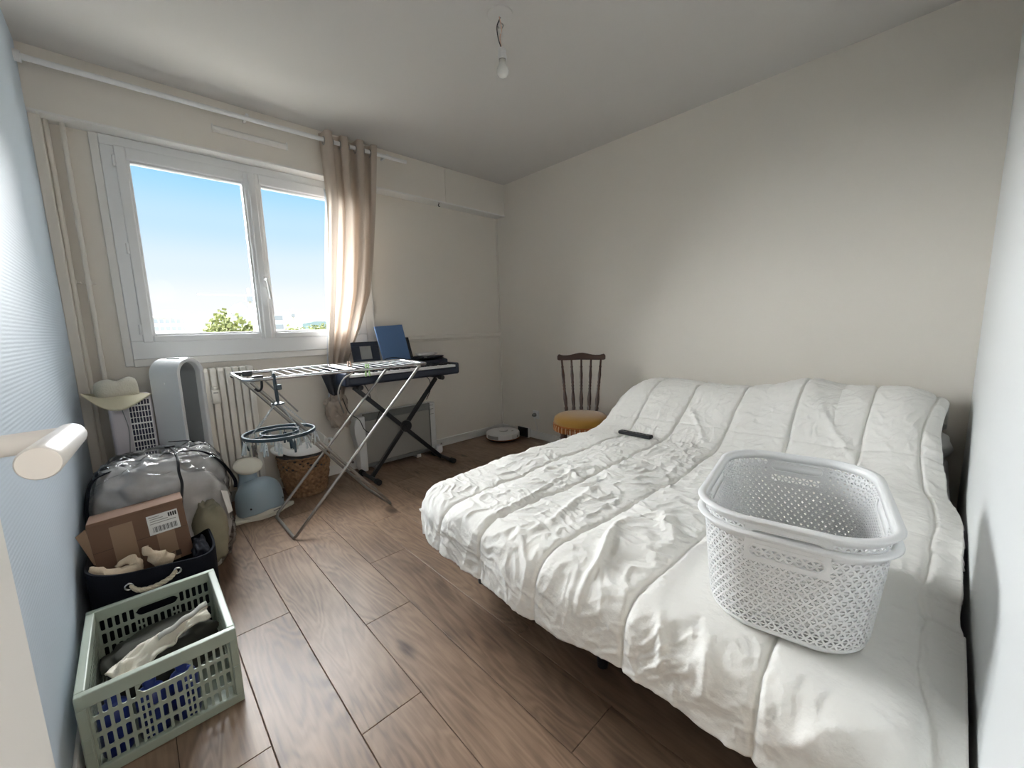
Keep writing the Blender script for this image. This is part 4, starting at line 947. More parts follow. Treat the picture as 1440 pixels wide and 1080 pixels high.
# pegs on the rack
def clothes_peg(x, y, z, m, lbl, tilt):
    t = thing('clothes_peg', lbl, 'clothes peg', (x, y, z), group='pegs left on the rack')
    for s in (-1, 1):
        obj('jaw', MB().add([(x+s*0.003, y-0.006, z+0.030), (x+s*0.010, y-0.006, z+0.030), (x+s*0.016, y-0.006, z-0.045), (x+s*0.009, y-0.006, z-0.045), (x+s*0.003, y+0.006, z+0.030), (x+s*0.010, y+0.006, z+0.030), (x+s*0.016, y+0.006, z-0.045), (x+s*0.009, y+0.006, z-0.045)],
             [(0, 1, 2, 3), (4, 7, 6, 5), (0, 4, 5, 1), (1, 5, 6, 2), (2, 6, 7, 3), (3, 7, 4, 0)]), m, t, bevel=0.002)
    obj('spring', T([(x-0.011, y, z-0.004), (x+0.011, y, z-0.004)], 0.004, 8), 'steel_grey', t)
clothes_peg(1.232, YF+0.0, ZT+0.002, 'peg_green', 'light green clothes peg clipped on the rack', 0)
clothes_peg(1.232, 2.72, ZT+0.006, 'peg_peach', 'peach clothes peg clipped on the rack', 0)

# ================================================================== ROUND PEG HANGER
HX_, HY_, HZ_ = 0.745, 2.478, 0.603
hg = thing('peg_hanger', 'dark blue round hanger with clear pegs hung on the drying rack', 'hanger', (HX_, HY_, HZ_))
ringpts = lambda r, z, n=48: [(HX_+r*math.cos(2*PI*k/n), HY_+r*math.sin(2*PI*k/n), z) for k in range(n)]
def band_ring(r, z, w, h):
    P_ = []
    for k in range(64):
        a = 2*PI*k/64; c_, s_ = math.cos(a), math.sin(a)
        P_.append([(HX_+(r+d_)*c_, HY_+(r+d_)*s_, z+e_) for d_, e_ in ((-w, -h), (w, -h), (w, h), (-w, h), (-w, -h))])
    return MB().grid(P_, closed_u=True)
obj('outer_ring', band_ring(0.164, HZ_, 0.0055, 0.0085), 'hanger_blue', hg, bevel=0.002)
obj('inner_ring', band_ring(0.088, HZ_, 0.0045, 0.0075), 'hanger_blue', hg, bevel=0.002)
for a in (0.4, 0.4+PI/2, 0.4+PI, 0.4+3*PI/2): obj('spoke', T([(HX_+0.088*math.cos(a), HY_+0.088*math.sin(a), HZ_), (HX_+0.164*math.cos(a), HY_+0.164*math.sin(a), HZ_)], 0.004, 6), 'hanger_blue', hg)
st = obj('hook_stem', bar((HX_-0.006, YF-0.004, 0.912), (HX_+0.004, HY_-0.012, 0.765), 0.016, 0.011), 'hanger_blue', hg, bevel=0.003)
obj('hook', T(bez([(HX_-0.006, YF-0.012, 0.86), (HX_-0.006, YF-0.016, 0.905), (HX_-0.006, YF, 0.916), (HX_-0.006, YF+0.016, 0.900), (HX_-0.006, YF+0.014, 0.885)], 6), 0.006, 8), 'hanger_blue', st, smooth=True)
obj('clasp', B(HX_-0.002, HX_+0.026, YF-0.004, YF+0.012, 0.83, 0.858), 'hanger_blue', st, bevel=0.004)
obj('cap', MB().lathe([(0.0001, 0.012), (0.010, 0.010), (0.030, 0.002), (0.030, -0.004), (0.0001, -0.006)], (HX_+0.004, HY_-0.012, 0.758), 20), 'hanger_blue', hg, smooth=True)
for k in range(4):
    a = 0.4+k*PI/2; e_ = Vector((HX_+0.164*math.cos(a), HY_+0.164*math.sin(a), HZ_+0.008)); s_ = Vector((HX_+0.004+0.022*math.cos(a), HY_-0.012+0.022*math.sin(a), 0.754))
    cm = MB(); nl = 12
    for i in range(nl):
        p_ = s_.lerp(e_, (i+0.5)/nl); d_ = (e_-s_).normalized(); o_ = d_.cross(Vector((0, 0, 1))).normalized() if i % 2 else d_.cross(d_.cross(Vector((0, 0, 1)))).normalized()
        L_ = (e_-s_).length/nl*0.62
        cm.tube([p_+d_*L_*math.cos(q_)+o_*0.0035*math.sin(q_) for q_ in [2*PI*w_/10 for w_ in range(10)]], 0.0011, 5, closed=True)
    obj('chain', cm, 'peg_clear', hg, smooth=True)
def mini_peg(m):
    mb = MB()
    for s in (-1, 1):
        mb.add([(s*0.002, -0.005, 0), (s*0.006, -0.005, 0), (s*0.013, -0.005, -0.058), (s*0.008, -0.005, -0.058), (s*0.002, 0.005, 0), (s*0.006, 0.005, 0), (s*0.013, 0.005, -0.058), (s*0.008, 0.005, -0.058)],
               [(0, 1, 2, 3), (4, 7, 6, 5), (0, 4, 5, 1), (1, 5, 6, 2), (2, 6, 7, 3), (3, 7, 4, 0)])
    mb.tube([(-0.009, 0, -0.026), (0.009, 0, -0.026)], 0.004, 8)
    mb.tube([(0, 0, 0.014), (0, 0, -0.004)], 0.0022, 6)
    return mb
pgs = {m: obj('peg', mini_peg(m), m, hg, local=True) for m in ('peg_clear', 'steel_grey', 'hanger_blue')}
used = set()
for k in range(24):
    rr_, a = (0.164, 2*PI*k/16+0.15) if k < 16 else (0.088, 2*PI*(k-16)/8+0.3)
    m = 'hanger_blue' if k % 5 == 2 else ('steel_grey' if k % 5 == 4 else 'peg_clear')
    loc = (rr_*math.cos(a), rr_*math.sin(a), -0.021); rot = (0.12*math.sin(k*2.1), 0.2*math.sin(k*3.7), a+0.7*math.sin(k))
    if m not in used: used.add(m); pgs[m].location = loc; pgs[m].rotation_euler = rot
    else: share('peg', pgs[m], hg, loc, rot)

# ================================================================== WHALE SEAT AND WICKER BASKET
wh_ = thing('whale_potty', 'pale blue whale shaped child potty with cream tail and fins', 'child potty', (0.705, 2.985, 0), R(12))
obj('body', MB().lathe([(0.122, 0.012), (0.130, 0.03), (0.133, 0.07), (0.130, 0.115), (0.119, 0.160), (0.100, 0.192), (0.072, 0.213), (0.035, 0.222), (0.0001, 0.224)], n=56, sx=1.0, sy=0.90), 'whale_blue', wh_, local=True, smooth='full')
bp_ = []
for k in range(96):
    a = 2*PI*k/96; c_, s_ = math.cos(a), math.sin(a); r__ = 0.136
    fin = 0.052*math.exp(-((abs(abs(a-PI)-PI/2)-0.0)/1.0)**2)*0
    x_, y_ = r__*c_, r__*0.90*s_
    for sgn in (-1, 1):
        dd = abs(math.atan2(math.sin(a-(-PI/2+sgn*1.22)), math.cos(a-(-PI/2+sgn*1.22)))); x_ += sgn*0.052*math.exp(-(dd/0.26)**2); y_ += -0.010*math.exp(-(dd/0.26)**2)
    bp_.append((x_, y_))
obj('fin_base', MB().prism(bp_, 'z', 0.0, 0.022), 'cream_plastic', wh_, local=True, bevel=0.006, seg=3)
P = []
for i in range(33):
    a = R(208)+(R(332)-R(208))*i/32; tp = 0.052-0.024*abs(i-16)/16
    P.append([(0.1345*math.cos(a), 0.1345*0.90*math.sin(a), z_) for z_ in np.linspace(0.018, tp, 5)])
obj('belly', MB().grid(P), 'cream_plastic', wh_, local=True, smooth='full', solid=0.006)
obj('tail_stem', MB().lathe([(0.062, 0.180), (0.050, 0.220), (0.046, 0.252), (0.054, 0.282)], (-0.028, 0.055, 0), 32, sx=1.05, sy=0.75), 'whale_blue', wh_, local=True, smooth=True)
obj('tail', MB().lathe([(0.0001, 0.262), (0.060, 0.264), (0.078, 0.272), (0.082, 0.282), (0.078, 0.290), (0.05, 0.294), (0.0001, 0.295)], (-0.028, 0.040, 0), 48, sx=1.0, sy=0.72, fn=lambda x, y, z, a, r: (x, y*0.9, z+0.62*y+0.028)), 'cream_plastic', wh_, local=True, smooth='full')
for ex in (-0.088, 0.103):
    ey = -0.90*math.sqrt(max(0, 0.132**2-ex**2)); obj('eye', MB().lathe([(0.0001, 0.004), (0.0045, 0.003), (0.006, 0), (0.0001, -0.002)], n=14).xf(Matrix.Translation((ex, ey, 0.078)) @ Matrix.Rotation(math.atan2(ey, ex)+PI/2, 4, 'Z') @ Matrix.Rotation(R(90), 4, 'X')), 'plastic_black', wh_, local=True, smooth=True)
for (hx_, hy_) in ((-0.012, -0.045), (0.006, -0.052), (0.022, -0.044)): obj('blow_hole', MB().lathe([(0.0001, 0.0015), (0.004, 0.001), (0.0045, 0)], (hx_, hy_, 0.2125), 10), 'plastic_black', wh_, local=True)
obj('badge', MB().add([(0.02, -0.1245, 0.030), (0.062, -0.1135, 0.030), (0.062, -0.1135, 0.037), (0.02, -0.1245, 0.037)], [(0, 1, 2, 3)]), 'steel_grey', wh_, local=True, solid=0.002)
# wicker basket
WC = (1.022, 3.128)
wk_ = thing('wicker_basket', 'round woven wicker basket with dark liner beside the whale potty', 'basket', (WC[0], WC[1], 0))
P = []; NA, NZ_ = 216, 46
for i in range(NA):
    a = 2*PI*i/NA; row = []
    for j in range(NZ_+1):
        z = 0.004+0.276*j/NZ_; k = j/NZ_; r = 0.124+0.042*k-0.006*math.sin(k*PI)*-1
        wv = 0.0060*math.sin(a*21+0.6*math.sin(j*0.9)+(PI if (j//3) % 2 else 0))*abs(math.sin(j/3*PI))**0.5*1.0+0.0022*math.sin(a*5+j*0.5)
        row.append((WC[0]+(r+wv)*math.cos(a), WC[1]+(r+wv)*0.93*math.sin(a), z))
    P.append(row)
obj('woven_wall', MB().grid(P, closed_u=True), 'wicker', wk_, smooth='full', fixn=False)
obj('bottom', MB().lathe([(0.0001, 0.004), (0.124, 0.004)], (WC[0], WC[1], 0), 40, sy=0.93), 'wicker', wk_)
obj('rim', MB().tube([(WC[0]+0.167*math.cos(2*PI*k/56), WC[1]+0.167*0.93*math.sin(2*PI*k/56), 0.281+0.002*math.sin(k*2.4)) for k in range(56)], 0.0075, 8, closed=True), 'wicker', wk_, smooth=True)
obj('liner', MB().lathe([(0.155, 0.20), (0.161, 0.289), (0.168, 0.291), (0.171, 0.276)], (WC[0], WC[1], 0), 56, sy=0.93, fn=lambda x, y, z, a, r: (x, y, z+0.004*math.sin(9*a))), 'plastic_black', wk_, smooth='full', solid=0.002)
# child toilet seat on the basket
ts = thing('toilet_trainer_seat', 'white and grey child toilet trainer seat resting in the wicker basket', 'child seat', (WC[0], WC[1]-0.01, 0.295), R(-6))
P = []
for i in range(72):
    a = 2*PI*i/72; row = []
    for (r, z) in ((0.062, 0.004), (0.066, 0.020), (0.082, 0.033), (0.115, 0.036), (0.146, 0.026), (0.160, 0.008), (0.156, 0.0), (0.10, -0.004), (0.062, 0.004)):
        y_ = r*0.92*math.sin(a); sh = 0.050*math.exp(-((a-PI/2)/0.6)**2)*(1 if 0.07 < r < 0.15 else 0.6)+0.032*math.exp(-((a-3*PI/2)/0.5)**2)*(1 if r < 0.12 else 0.15)
        row.append((r*math.cos(a), y_, z+sh*1.25+0.34*(y_+0.15)))
    P.append(row)
obj('seat', MB().grid(P, closed_u=True), 'plastic_white', ts, local=True, smooth='full')
P = []
for i in range(72):
    a = 2*PI*i/72; row = []
    for (r, z) in ((0.066, 0.024), (0.082, 0.0365), (0.112, 0.040), (0.136, 0.034)):
        y_ = r*0.92*math.sin(a); sh = 0.050*math.exp(-((a-PI/2)/0.6)**2)+0.032*math.exp(-((a-3*PI/2)/0.5)**2)*(1 if r < 0.12 else 0.15)
        row.append((r*math.cos(a), y_, z+sh*1.25+0.34*(y_+0.15)))
    P.append(row)
obj('cushion', MB().grid(P, closed_u=True), mat('seat_grey', (0.52, 0.51, 0.48), 0.6), ts, local=True, smooth='full')
for s in (-1, 1): obj('side_handle', MB().tube(bez([(s*0.135, 0.03, 0.035), (s*0.175, 0.02, 0.052), (s*0.190, -0.01, 0.050), (s*0.170, -0.045, 0.032), (s*0.135, -0.05, 0.020)], 6), 0.013, 10), 'plastic_white', ts, local=True, smooth=True)

# ================================================================== LEFT CORNER: COOLER, HAT, LOOP FAN
cl = thing('air_cooler', 'white column air cooler with a grille in the corner', 'air cooler', (0.20, 3.06, 0))
obj('body', B(0.108, 0.276, 2.975, 3.170, 0.012, 0.815), 'cooler_white', cl, bevel=0.018, seg=4)
obj('base', B(0.098, 0.284, 2.962, 3.180, 0, 0.030), 'cooler_white', cl, bevel=0.008)
gl = obj('grille_recess', B(0.183, 0.268, 2.968, 2.9765, 0.30, 0.800), 'grille_dark', cl)
for i in range(8):
    xx = 0.184+i*0.0118; obj('grille_bar', B(xx-0.0016, xx+0.0016, 2.962, 2.969, 0.30, 0.80), 'plastic_white', gl)
for i in range(17):
    zz = 0.30+i*0.0312; obj('grille_bar', B(0.183, 0.268, 2.9625, 2.9685, zz-(0.0035 if i % 3 == 0 else 0.0014), zz+(0.0035 if i % 3 == 0 else 0.0014)), 'plastic_white', gl)
obj('cord', T(bez([(0.150, 2.974, 0.80), (0.163, 2.972, 0.73), (0.172, 2.971, 0.66), (0.168, 2.971, 0.58), (0.160, 2.972, 0.50)], 8), 0.0022, 8), 'fan_inner', cl, smooth=True)
# straw hat
hat = thing('straw_hat', 'cream straw sun hat lying on top of the air cooler', 'hat', (0.178, 3.0, 0.815))
hc = (0.150, 3.015, 0.822)
def hatfn(x, y, z, a, r):
    if r > 0.085:
        k = (r-0.085)/0.075; z += -0.026*k*k*(0.5-0.5*math.cos(2*(a-0.2)))*1.0-0.012*k*math.sin(3*a+0.6)+(-0.026*k if math.sin(a) < 0 else 0)*abs(math.sin(a))
        if math.cos(a) < 0: z += 0.02*k*abs(math.cos(a))
    else:
        z += (-0.022*math.exp(-((x-0.004)/0.03)**2)-0.012*math.exp(-((x+0.06)/0.03)**2)) if z > 0.06 else 0
    return max(x, -0.150), y, z
obj('brim', MB().lathe([(0.082, 0.008), (0.095, 0.004), (0.115, 0.003), (0.135, 0.003), (0.152, 0.004), (0.160, 0.004)], hc, 64, sx=0.80, sy=1.0, fn=hatfn), 'straw', hat, smooth='full', solid=0.003, fixn=False)
obj('crown', MB().lathe([(0.083, 0.004), (0.082, 0.03), (0.080, 0.06), (0.074, 0.082), (0.058, 0.094), (0.03, 0.098), (0.0001, 0.098)], hc, 64, fn=hatfn), mat('straw_crown', (0.70, 0.66, 0.55), 0.9, bump=(160, 0.9)), hat, smooth='full', solid=0.003, fixn=False)
# loop fan
lf = thing('loop_fan', 'tall white bladeless loop fan standing by the radiator', 'fan', (0.396, 3.00, 0), R(42))
hw, rt_, th, dp = 0.083, 0.083, 0.020, 0.165
outp, inp = [], []
for k in range(0, 33):
    a = PI*k/32; outp.append((hw*math.cos(a), 0.915+hw*math.sin(a))); inp.append(((hw-th)*math.cos(a), 0.915+(hw-th)*math.sin(a)))
outp = [(hw, 0.22)]+outp+[(-hw, 0.22)]; inp = [(hw-th, 0.22)]+inp+[(-(hw-th), 0.22)]
lm = MB(); P = []
for (a, b) in zip(outp, inp): P.append([(a[0], -dp/2, a[1]), (a[0], dp/2, a[1]), (b[0], dp/2, b[1]), (b[0], -dp/2, b[1]), (a[0], -dp/2, a[1])])
lm.grid(P)
obj('loop', lm, 'fan_white', lf, local=True, bevel=0.006, seg=3, smooth=True)
P = []
for b in inp: P.append([(b[0]*0.985, -dp*0.30, b[1]-0.002), (b[0]*0.985, dp*0.46, b[1]-0.002)])
obj('inner_band', MB().grid(P), 'fan_inner', lf, local=True, solid=0.003)
obj('base', MB().lathe([(0.0001, 0), (0.105, 0), (0.108, 0.01), (0.102, 0.16), (0.098, 0.235), (0.0001, 0.24)], n=48), 'fan_white', lf, local=True, smooth=True)
obj('top_button', B(-0.02, 0.045, -0.045, 0.03, 0.9965, 1.001), 'fan_inner', lf, local=True, bevel=0.001)
obj('screw', MB().lathe([(0.0001, 0.003), (0.004, 0.002), (0.005, 0)], n=10).xf(Matrix.Translation((-hw, 0.0, 0.87)) @ Matrix.Rotation(R(-90), 4, 'Y')), 'plastic_white', lf, local=True)

# ================================================================== CLEAR STORAGE BAG
cg = thing('storage_bag', 'clear vinyl storage bag stuffed with grey bedding by the radiator', 'storage bag', (0.265, 2.60, 0))
obj('contents', blob((0.264, 2.60, 0.282), 0.224, 0.200, 0.272, e=0.52, amp=0.13, fr=3.6, seed=2, nu=96, nv=60, flat=0.008), 'grey_textile', cg, smooth='full')
obj('rolled_towel', blob((0.400, 2.425, 0.20), 0.065, 0.060, 0.150, e=0.7, amp=0.10, fr=4, seed=8, nu=36, nv=30, flat=0.012), 'olive_textile', cg, smooth='full')
sh = blob((0.264, 2.60, 0.292), 0.239, 0.222, 0.290, e=0.46, amp=0.035, fr=5.5, seed=5, nu=160, nv=100, flat=0.001)
sh.v = [(x+0.009*float(vnoise(y*26+3, z*26)+0.6*vnoise(y*60, z*60+x*40)), y+0.011*float(vnoise(x*24+z*9, z*28+1)+0.6*vnoise(x*55+z*20, z*60)), max(0.001, z+0.010*float(vnoise(x*26, y*26+5)+0.6*vnoise(x*60, y*60)))) for x, y, z in sh.v]
obj('clear_shell', sh, 'clear_vinyl', cg, smooth='full')
def on_bag(x, y, off=0.003):
    """height of shell top above (x,y)"""
    best = max((v_ for v_ in sh.v), key=lambda v_: -((v_[0]-x)**2+(v_[1]-y)**2)*1.0+(0.0008*v_[2])); return best[2]+off
zp = [(0.305, 2.62, 0.598), (0.318, 2.52, 0.590), (0.322, 2.44, 0.565), (0.318, 2.400, 0.525), (0.322, 2.386, 0.47), (0.312, 2.380, 0.40), (0.308, 2.380, 0.34)]
obj('zip', T(bez(zp, 6), 0.0055, 8), 'rubber_black', cg, smooth=True)
obj('zip_pull', B(0.288, 0.326, 2.585, 2.605, 0.597, 0.607), 'rubber_black', cg, bevel=0.003)
def strap(pts, w, nm):
    pts = bez(pts, 8); P_ = []
    for i, p_ in enumerate(pts):
        d = (pts[min(i+1, len(pts)-1)]-pts[max(i-1, 0)]).normalized(); s_ = Vector((0.25, -0.95, 0.15)); s_ = (s_-d*s_.dot(d)).normalized()
        P_.append([p_-s_*w/2, p_+s_*w/2])
    return obj(nm, MB().grid(P_), 'navy_felt', cg, smooth='full', solid=0.004)
strap([(0.115, 2.55, 0.555), (0.050, 2.50, 0.535), (0.010+0.016, 2.46, 0.47), (0.020, 2.42, 0.40), (0.016, 2.40, 0.33)], 0.046, 'strap')
strap([(0.340, 2.52, 0.588), (0.42, 2.50, 0.570), (0.485, 2.49, 0.50), (0.525, 2.48, 0.41), (0.524, 2.47, 0.37)], 0.032, 'strap')
strap([(0.31, 2.75, 0.595), (0.40, 2.74, 0.580), (0.46, 2.73, 0.53)], 0.02, 'strap')
obj('care_label', MB().add([(0.455, 2.384, 0.40), (0.480, 2.395, 0.385), (0.492, 2.402, 0.28), (0.472, 2.388, 0.278)], [(0, 1, 2, 3)]), 'paper', cg, solid=0.002)

# ================================================================== NAVY BASKET WITH ROPE HANDLES, BOX, CLOTHS
nb_ = thing('felt_basket', 'navy felt storage basket with cream rope handles behind the crate', 'storage basket', (0.20, 2.19, 0))
prof = []
P = []
for i in range(80):
    a = 2*PI*i/80; sg = lambda v_, p_: math.copysign(abs(v_)**p_, v_); row = []
    for (k, z) in ((0.97, 0.004), (1.0, 0.03), (1.02, 0.18), (1.03, 0.292), (1.025, 0.304), (0.985, 0.304), (0.975, 0.292), (0.95, 0.03)):
        x_, y_ = 0.178*k*sg(math.cos(a), 0.42), 0.170*k*sg(math.sin(a), 0.42)
        zz = z*(1-0.22*max(0, math.sin(a)))+(0.010*math.sin(2*a+0.6)*(z > 0.28)); row.append((0.202+x_*(1.0), 2.178+y_, max(0.002, zz+(0.018*(x_/0.178) * -1 if z > 0.28 else 0))))
    P.append(row)
fb = obj('body', MB().grid(P, closed_u=True), 'navy_felt', nb_, smooth=True)
obj('floor_panel', B(0.035, 0.37, 2.02, 2.335, 0.004, 0.012), 'navy_felt', nb_)
fy_ = 2.000
rp_ = bez([(0.130, fy_-0.004, 0.262), (0.150, fy_-0.020, 0.246), (0.190, fy_-0.026, 0.243), (0.232, fy_-0.020, 0.252), (0.252, fy_-0.004, 0.264)], 10)
rh = MB()
for ph in (0, 2*PI/3, 4*PI/3):
    q_ = []
    for i, p_ in enumerate(rp_):
        a = i*0.55+ph; q_.append(p_+Vector((0, math.cos(a), math.sin(a)))*0.0042)
    rh.tube(q_, 0.0050, 8)
obj('rope_handle', rh, 'rope', nb_, smooth=True)
for ex in (0.126, 0.256):
    ez = 0.264
    obj('eyelet', MB().tube([(ex+0.0105*math.cos(2*PI*k/20), fy_-0.006, ez+0.0105*math.sin(2*PI*k/20)) for k in range(20)], 0.0036, 8, closed=True), 'chrome', nb_, smooth=True)
# cardboard box standing in it
bx = thing('cardboard_box', 'brown cardboard parcel with tape and a shipping label in the felt basket', 'cardboard box', (0.18, 2.22, 0.215), 0)
BXR = Matrix.Translation((0.182, 2.232, 0.215)) @ Matrix.Rotation(R(-3.2), 4, 'Y') @ Matrix.Rotation(R(-5), 4, 'X')
def bxo(nm, mb, m, par=None, **k): return obj(nm, mb.xf(BXR), m, par or bx, **k)
bxo('body', B(-0.138, 0.138, -0.045, 0.085, 0, 0.235), 'cardboard', bevel=0.002)
bxo('top_flap', B(-0.136, 0.140, -0.049, 0.086, 0.228, 0.239), 'cardboard', bevel=0.002)
bxo('tape', B(-0.082, -0.018, -0.0462, -0.0448, 0.0, 0.205), 'tape'); bxo('tape', B(0.040, 0.095, -0.0462, -0.0448, 0.0, 0.130), 'tape')
bxo('crease', B(-0.138, 0.138, -0.0458, -0.0452, 0.124, 0.1252), 'joint_dark')
sl = bxo('shipping_label', B(0.022, 0.116, -0.0474, -0.0460, 0.126, 0.204), 'paper')
for i in range(26):
    w_ = (0.0010, 0.0022, 0.0014, 0.0007)[(i*7) % 4]; bxo('barcode_bar', B(0.034+i*0.0029, 0.034+i*0.0029+w_, -0.0480, -0.0472, 0.134, 0.156), 'ink', sl)
for (a, b, z_) in ((0.028, 0.108, 0.168), (0.030, 0.084, 0.177), (0.030, 0.070, 0.186), (0.028, 0.060, 0.194)): bxo('print_line', B(a, b, -0.0480, -0.0472, z_, z_+0.003), 'heater_grey', sl)
for i in range(4): bxo('print_line', B(0.086+i*0.0070, 0.091+i*0.0070, -0.0480, -0.0472, 0.182, 0.198), 'ink', sl)
mk = bxo('printed_mark', B(0.048, 0.080, -0.0475, -0.0462, 0.018, 0.021), 'joint_dark'); bxo('printed_mark', B(0.048, 0.080, -0.0475, -0.0462, 0.032, 0.035), 'joint_dark'); bxo('printed_mark', B(0.083, 0.100, -0.0475, -0.0462, 0.014, 0.036), 'joint_dark')
bxo('side_flap', MB().add([(-0.138, -0.045, 0.225), (-0.168, -0.040, 0.205), (-0.140, -0.045, 0.085), (-0.136, -0.045, 0.085)], [(0, 1, 2, 3)]), 'tape', solid=0.003)
# beige cloths in the felt basket
def cloth_roll(pts, rads, lb, seed):
    pts = [(x, y, z-0.052) for x, y, z in pts]; pts = bez(pts, 8); n = len(pts); rr_ = np.interp(np.linspace(0, 1, n), np.linspace(0, 1, len(rads)), rads)
    rr_ = [max(0.004, r*(1+0.22*float(vnoise(i*0.45+seed, seed)))) for i, r in enumerate(rr_)]
    mb = MB().tube(pts, rr_, 20)
    mb.v = [(x+0.006*float(vnoise(x*60+seed, z*60)), y+0.006*float(vnoise(y*60+seed, x*60+9)), z+0.006*float(vnoise(z*60, y*60+seed))) for x, y, z in mb.v]
    return tag(obj('cloth_bundle', mb, 'beige_cloth', None, smooth='full'), lb, 'cloth', 'beige cloths in the felt basket')
cloth_roll([(0.035, 2.07, 0.385), (0.072, 2.065, 0.360), (0.115, 2.06, 0.340), (0.150, 2.07, 0.352), (0.135, 2.09, 0.372), (0.095, 2.09, 0.358)], [0.010, 0.020, 0.023, 0.020, 0.014, 0.007], 'knotted beige cloth by the wall end of the felt basket', 1.3)
cloth_roll([(0.245, 2.06, 0.330), (0.215, 2.065, 0.352), (0.190, 2.07, 0.380), (0.182, 2.075, 0.410)], [0.022, 0.026, 0.017, 0.007], 'crumpled beige cloth in front of the parcel', 5.1)
blob_ = blob((0.340, 2.14, 0.245), 0.026, 0.09, 0.045, e=0.7, amp=0.25, fr=3, seed=6, nu=40, nv=24)
tag(obj('dark_garment', blob_, 'navy_felt', None, smooth='full'), 'dark garment stuffed beside the parcel in the felt basket', 'garment')

# ================================================================== GREEN FOLDING CRATE
CR = thing('folding_crate', 'sage green slotted plastic folding crate on the floor', 'crate', (0.19, 1.735, 0))
x0, x1, y0, y1, zt = 0.022, 0.357, 1.517, 1.953, 0.246
def hole_cell(mb, o, a, b, u0, u1, v0, v1, hu0, hu1, hv0, hv1, r):
    """rectangle u,v with an eight-sided hole, in plane o + a*u + b*v"""
    p = lambda u, v: o+a*u+b*v
    out = [p(u0, v0), p(u1, v0), p(u1, v1), p(u0, v1)]
    inn = [p(hu0+r, hv0), p(hu1-r, hv0), p(hu1, hv0+r), p(hu1, hv1-r), p(hu1-r, hv1), p(hu0+r, hv1), p(hu0, hv1-r), p(hu0, hv0+r)]
    mb.add(out+inn, [(0, 1, 5, 4), (1, 6, 5), (1, 2, 7, 6), (2, 8, 7), (2, 3, 9, 8), (3, 10, 9), (3, 0, 11, 10), (0, 4, 11)])
def slot_panel(o, a, b, L_, z0, z1, cols, rows, hand=None):
    """cols: list of (width, hole width fraction, rows-per-cell, is hole)"""
    mb = MB(); u = 0.0; tot = sum(c_[0] for c_ in cols); sc_ = L_/tot
    for (w, hf, nr, is_h) in cols:
        w *= sc_; rh_ = (z1-z0)/nr
        for r_i in range(nr):
            v0_, v1_ = z0+rh_*r_i, z0+rh_*(r_i+1)
            blocked = hand and hand[0] < u+w/2 < hand[1] and v1_ > hand[2]+0.002
            if is_h and not blocked: hole_cell(mb, o, a, b, u, u+w, v0_, v1_, u+w*(0.5-hf/2), u+w*(0.5+hf/2), v0_+rh_*0.11, v1_-rh_*0.11, min(w*hf, rh_)*0.25)
            elif not blocked: mb.add([o+a*u+b*v0_, o+a*(u+w)+b*v0_, o+a*(u+w)+b*v1_, o+a*u+b*v1_], [(0, 1, 2, 3)])
            else: pass
        u += w
    if hand:   # hand grip: stadium opening in a plain plate
        us = [hand[0]+(hand[1]-hand[0])*k/28 for k in range(29)]; hc_ = (hand[2]+z1)/2; hr = (z1-hand[2])*0.30; uc = (hand[0]+hand[1])/2; hl = (hand[1]-hand[0])/2*0.94
        def hh_(u_):
            d = max(0, abs(u_-uc)-(hl-hr)); return math.sqrt(max(0, hr*hr-d*d)) if d < hr else 0.0
        for a_, b_ in zip(us, us[1:]):
            h0_, h1_ = hh_(a_), hh_(b_)
            mb.add([o+a*a_+b*hand[2], o+a*b_+b*hand[2], o+a*b_+b*(hc_-h1_), o+a*a_+b*(hc_-h0_)], [(0, 1, 2, 3)])
            mb.add([o+a*a_+b*(hc_+h0_), o+a*b_+b*(hc_+h1_), o+a*b_+b*z1, o+a*a_+b*z1], [(0, 1, 2, 3)])
    return mb
E_ = (0.6, 0, 1, False); Bc = (1.0, 0.62, 4, True); Sc = (0.62, 0.55, 8, True)
colsF = [E_]+[Bc]*5+[Sc]*2+[Bc]*4+[Sc]*2+[Bc]*5+[E_]
colsS = [E_]+[Bc]*6+[Sc]*2+[Bc]*6+[Sc]*2+[Bc]*6+[E_]
Vx, Vy, Vz = Vector((1, 0, 0)), Vector((0, 1, 0)), Vector((0, 0, 1))
def wall_panel(nm, o, a, L_, cols, hand):
    tot = sum(c_[0] for c_ in cols); 
    if hand:   # snap the grip to cell edges
        ed = [0]
        for c_ in cols: ed.append(ed[-1]+c_[0]*L_/tot)
        h0_ = min(ed, key=lambda e: abs(e-L_*0.5+L_*hand)); h1_ = L_-h0_; hd_ = (h0_-1e-6, h1_+1e-6, 0.164)
    else: hd_ = None
    m_ = slot_panel(o, a, Vz, L_, 0.020, 0.212, cols, 4, hd_)
    # rows of cells that reach into the grip zone are dropped, fill just below it
    ob = obj(nm, m_, 'crate_plastic', CR, solid=0.004)
    bm = bmesh.new(); bm.from_mesh(ob.data); bmesh.ops.remove_doubles(bm, verts=bm.verts, dist=1e-5); bmesh.ops.recalc_face_normals(bm, faces=bm.faces); bm.to_mesh(ob.data); bm.free()
    return ob
ins = 0.012
for nm, o, a, L_, cols, hand in (('front_wall', Vector((x0+ins, y0+ins, 0)), Vx, x1-x0-2*ins, colsF, 0.20), ('back_wall', Vector((x0+ins, y1-ins, 0)), Vx, x1-x0-2*ins, colsF, 0.20),
                                 ('side_wall', Vector((x0+ins, y0+ins, 0)), Vy, y1-y0-2*ins, colsS, None), ('side_wall', Vector((x1-ins, y0+ins, 0)), Vy, y1-y0-2*ins, colsS, None)):
    wall_panel(nm, o, a, L_, cols, hand)
rimm = MB(); 
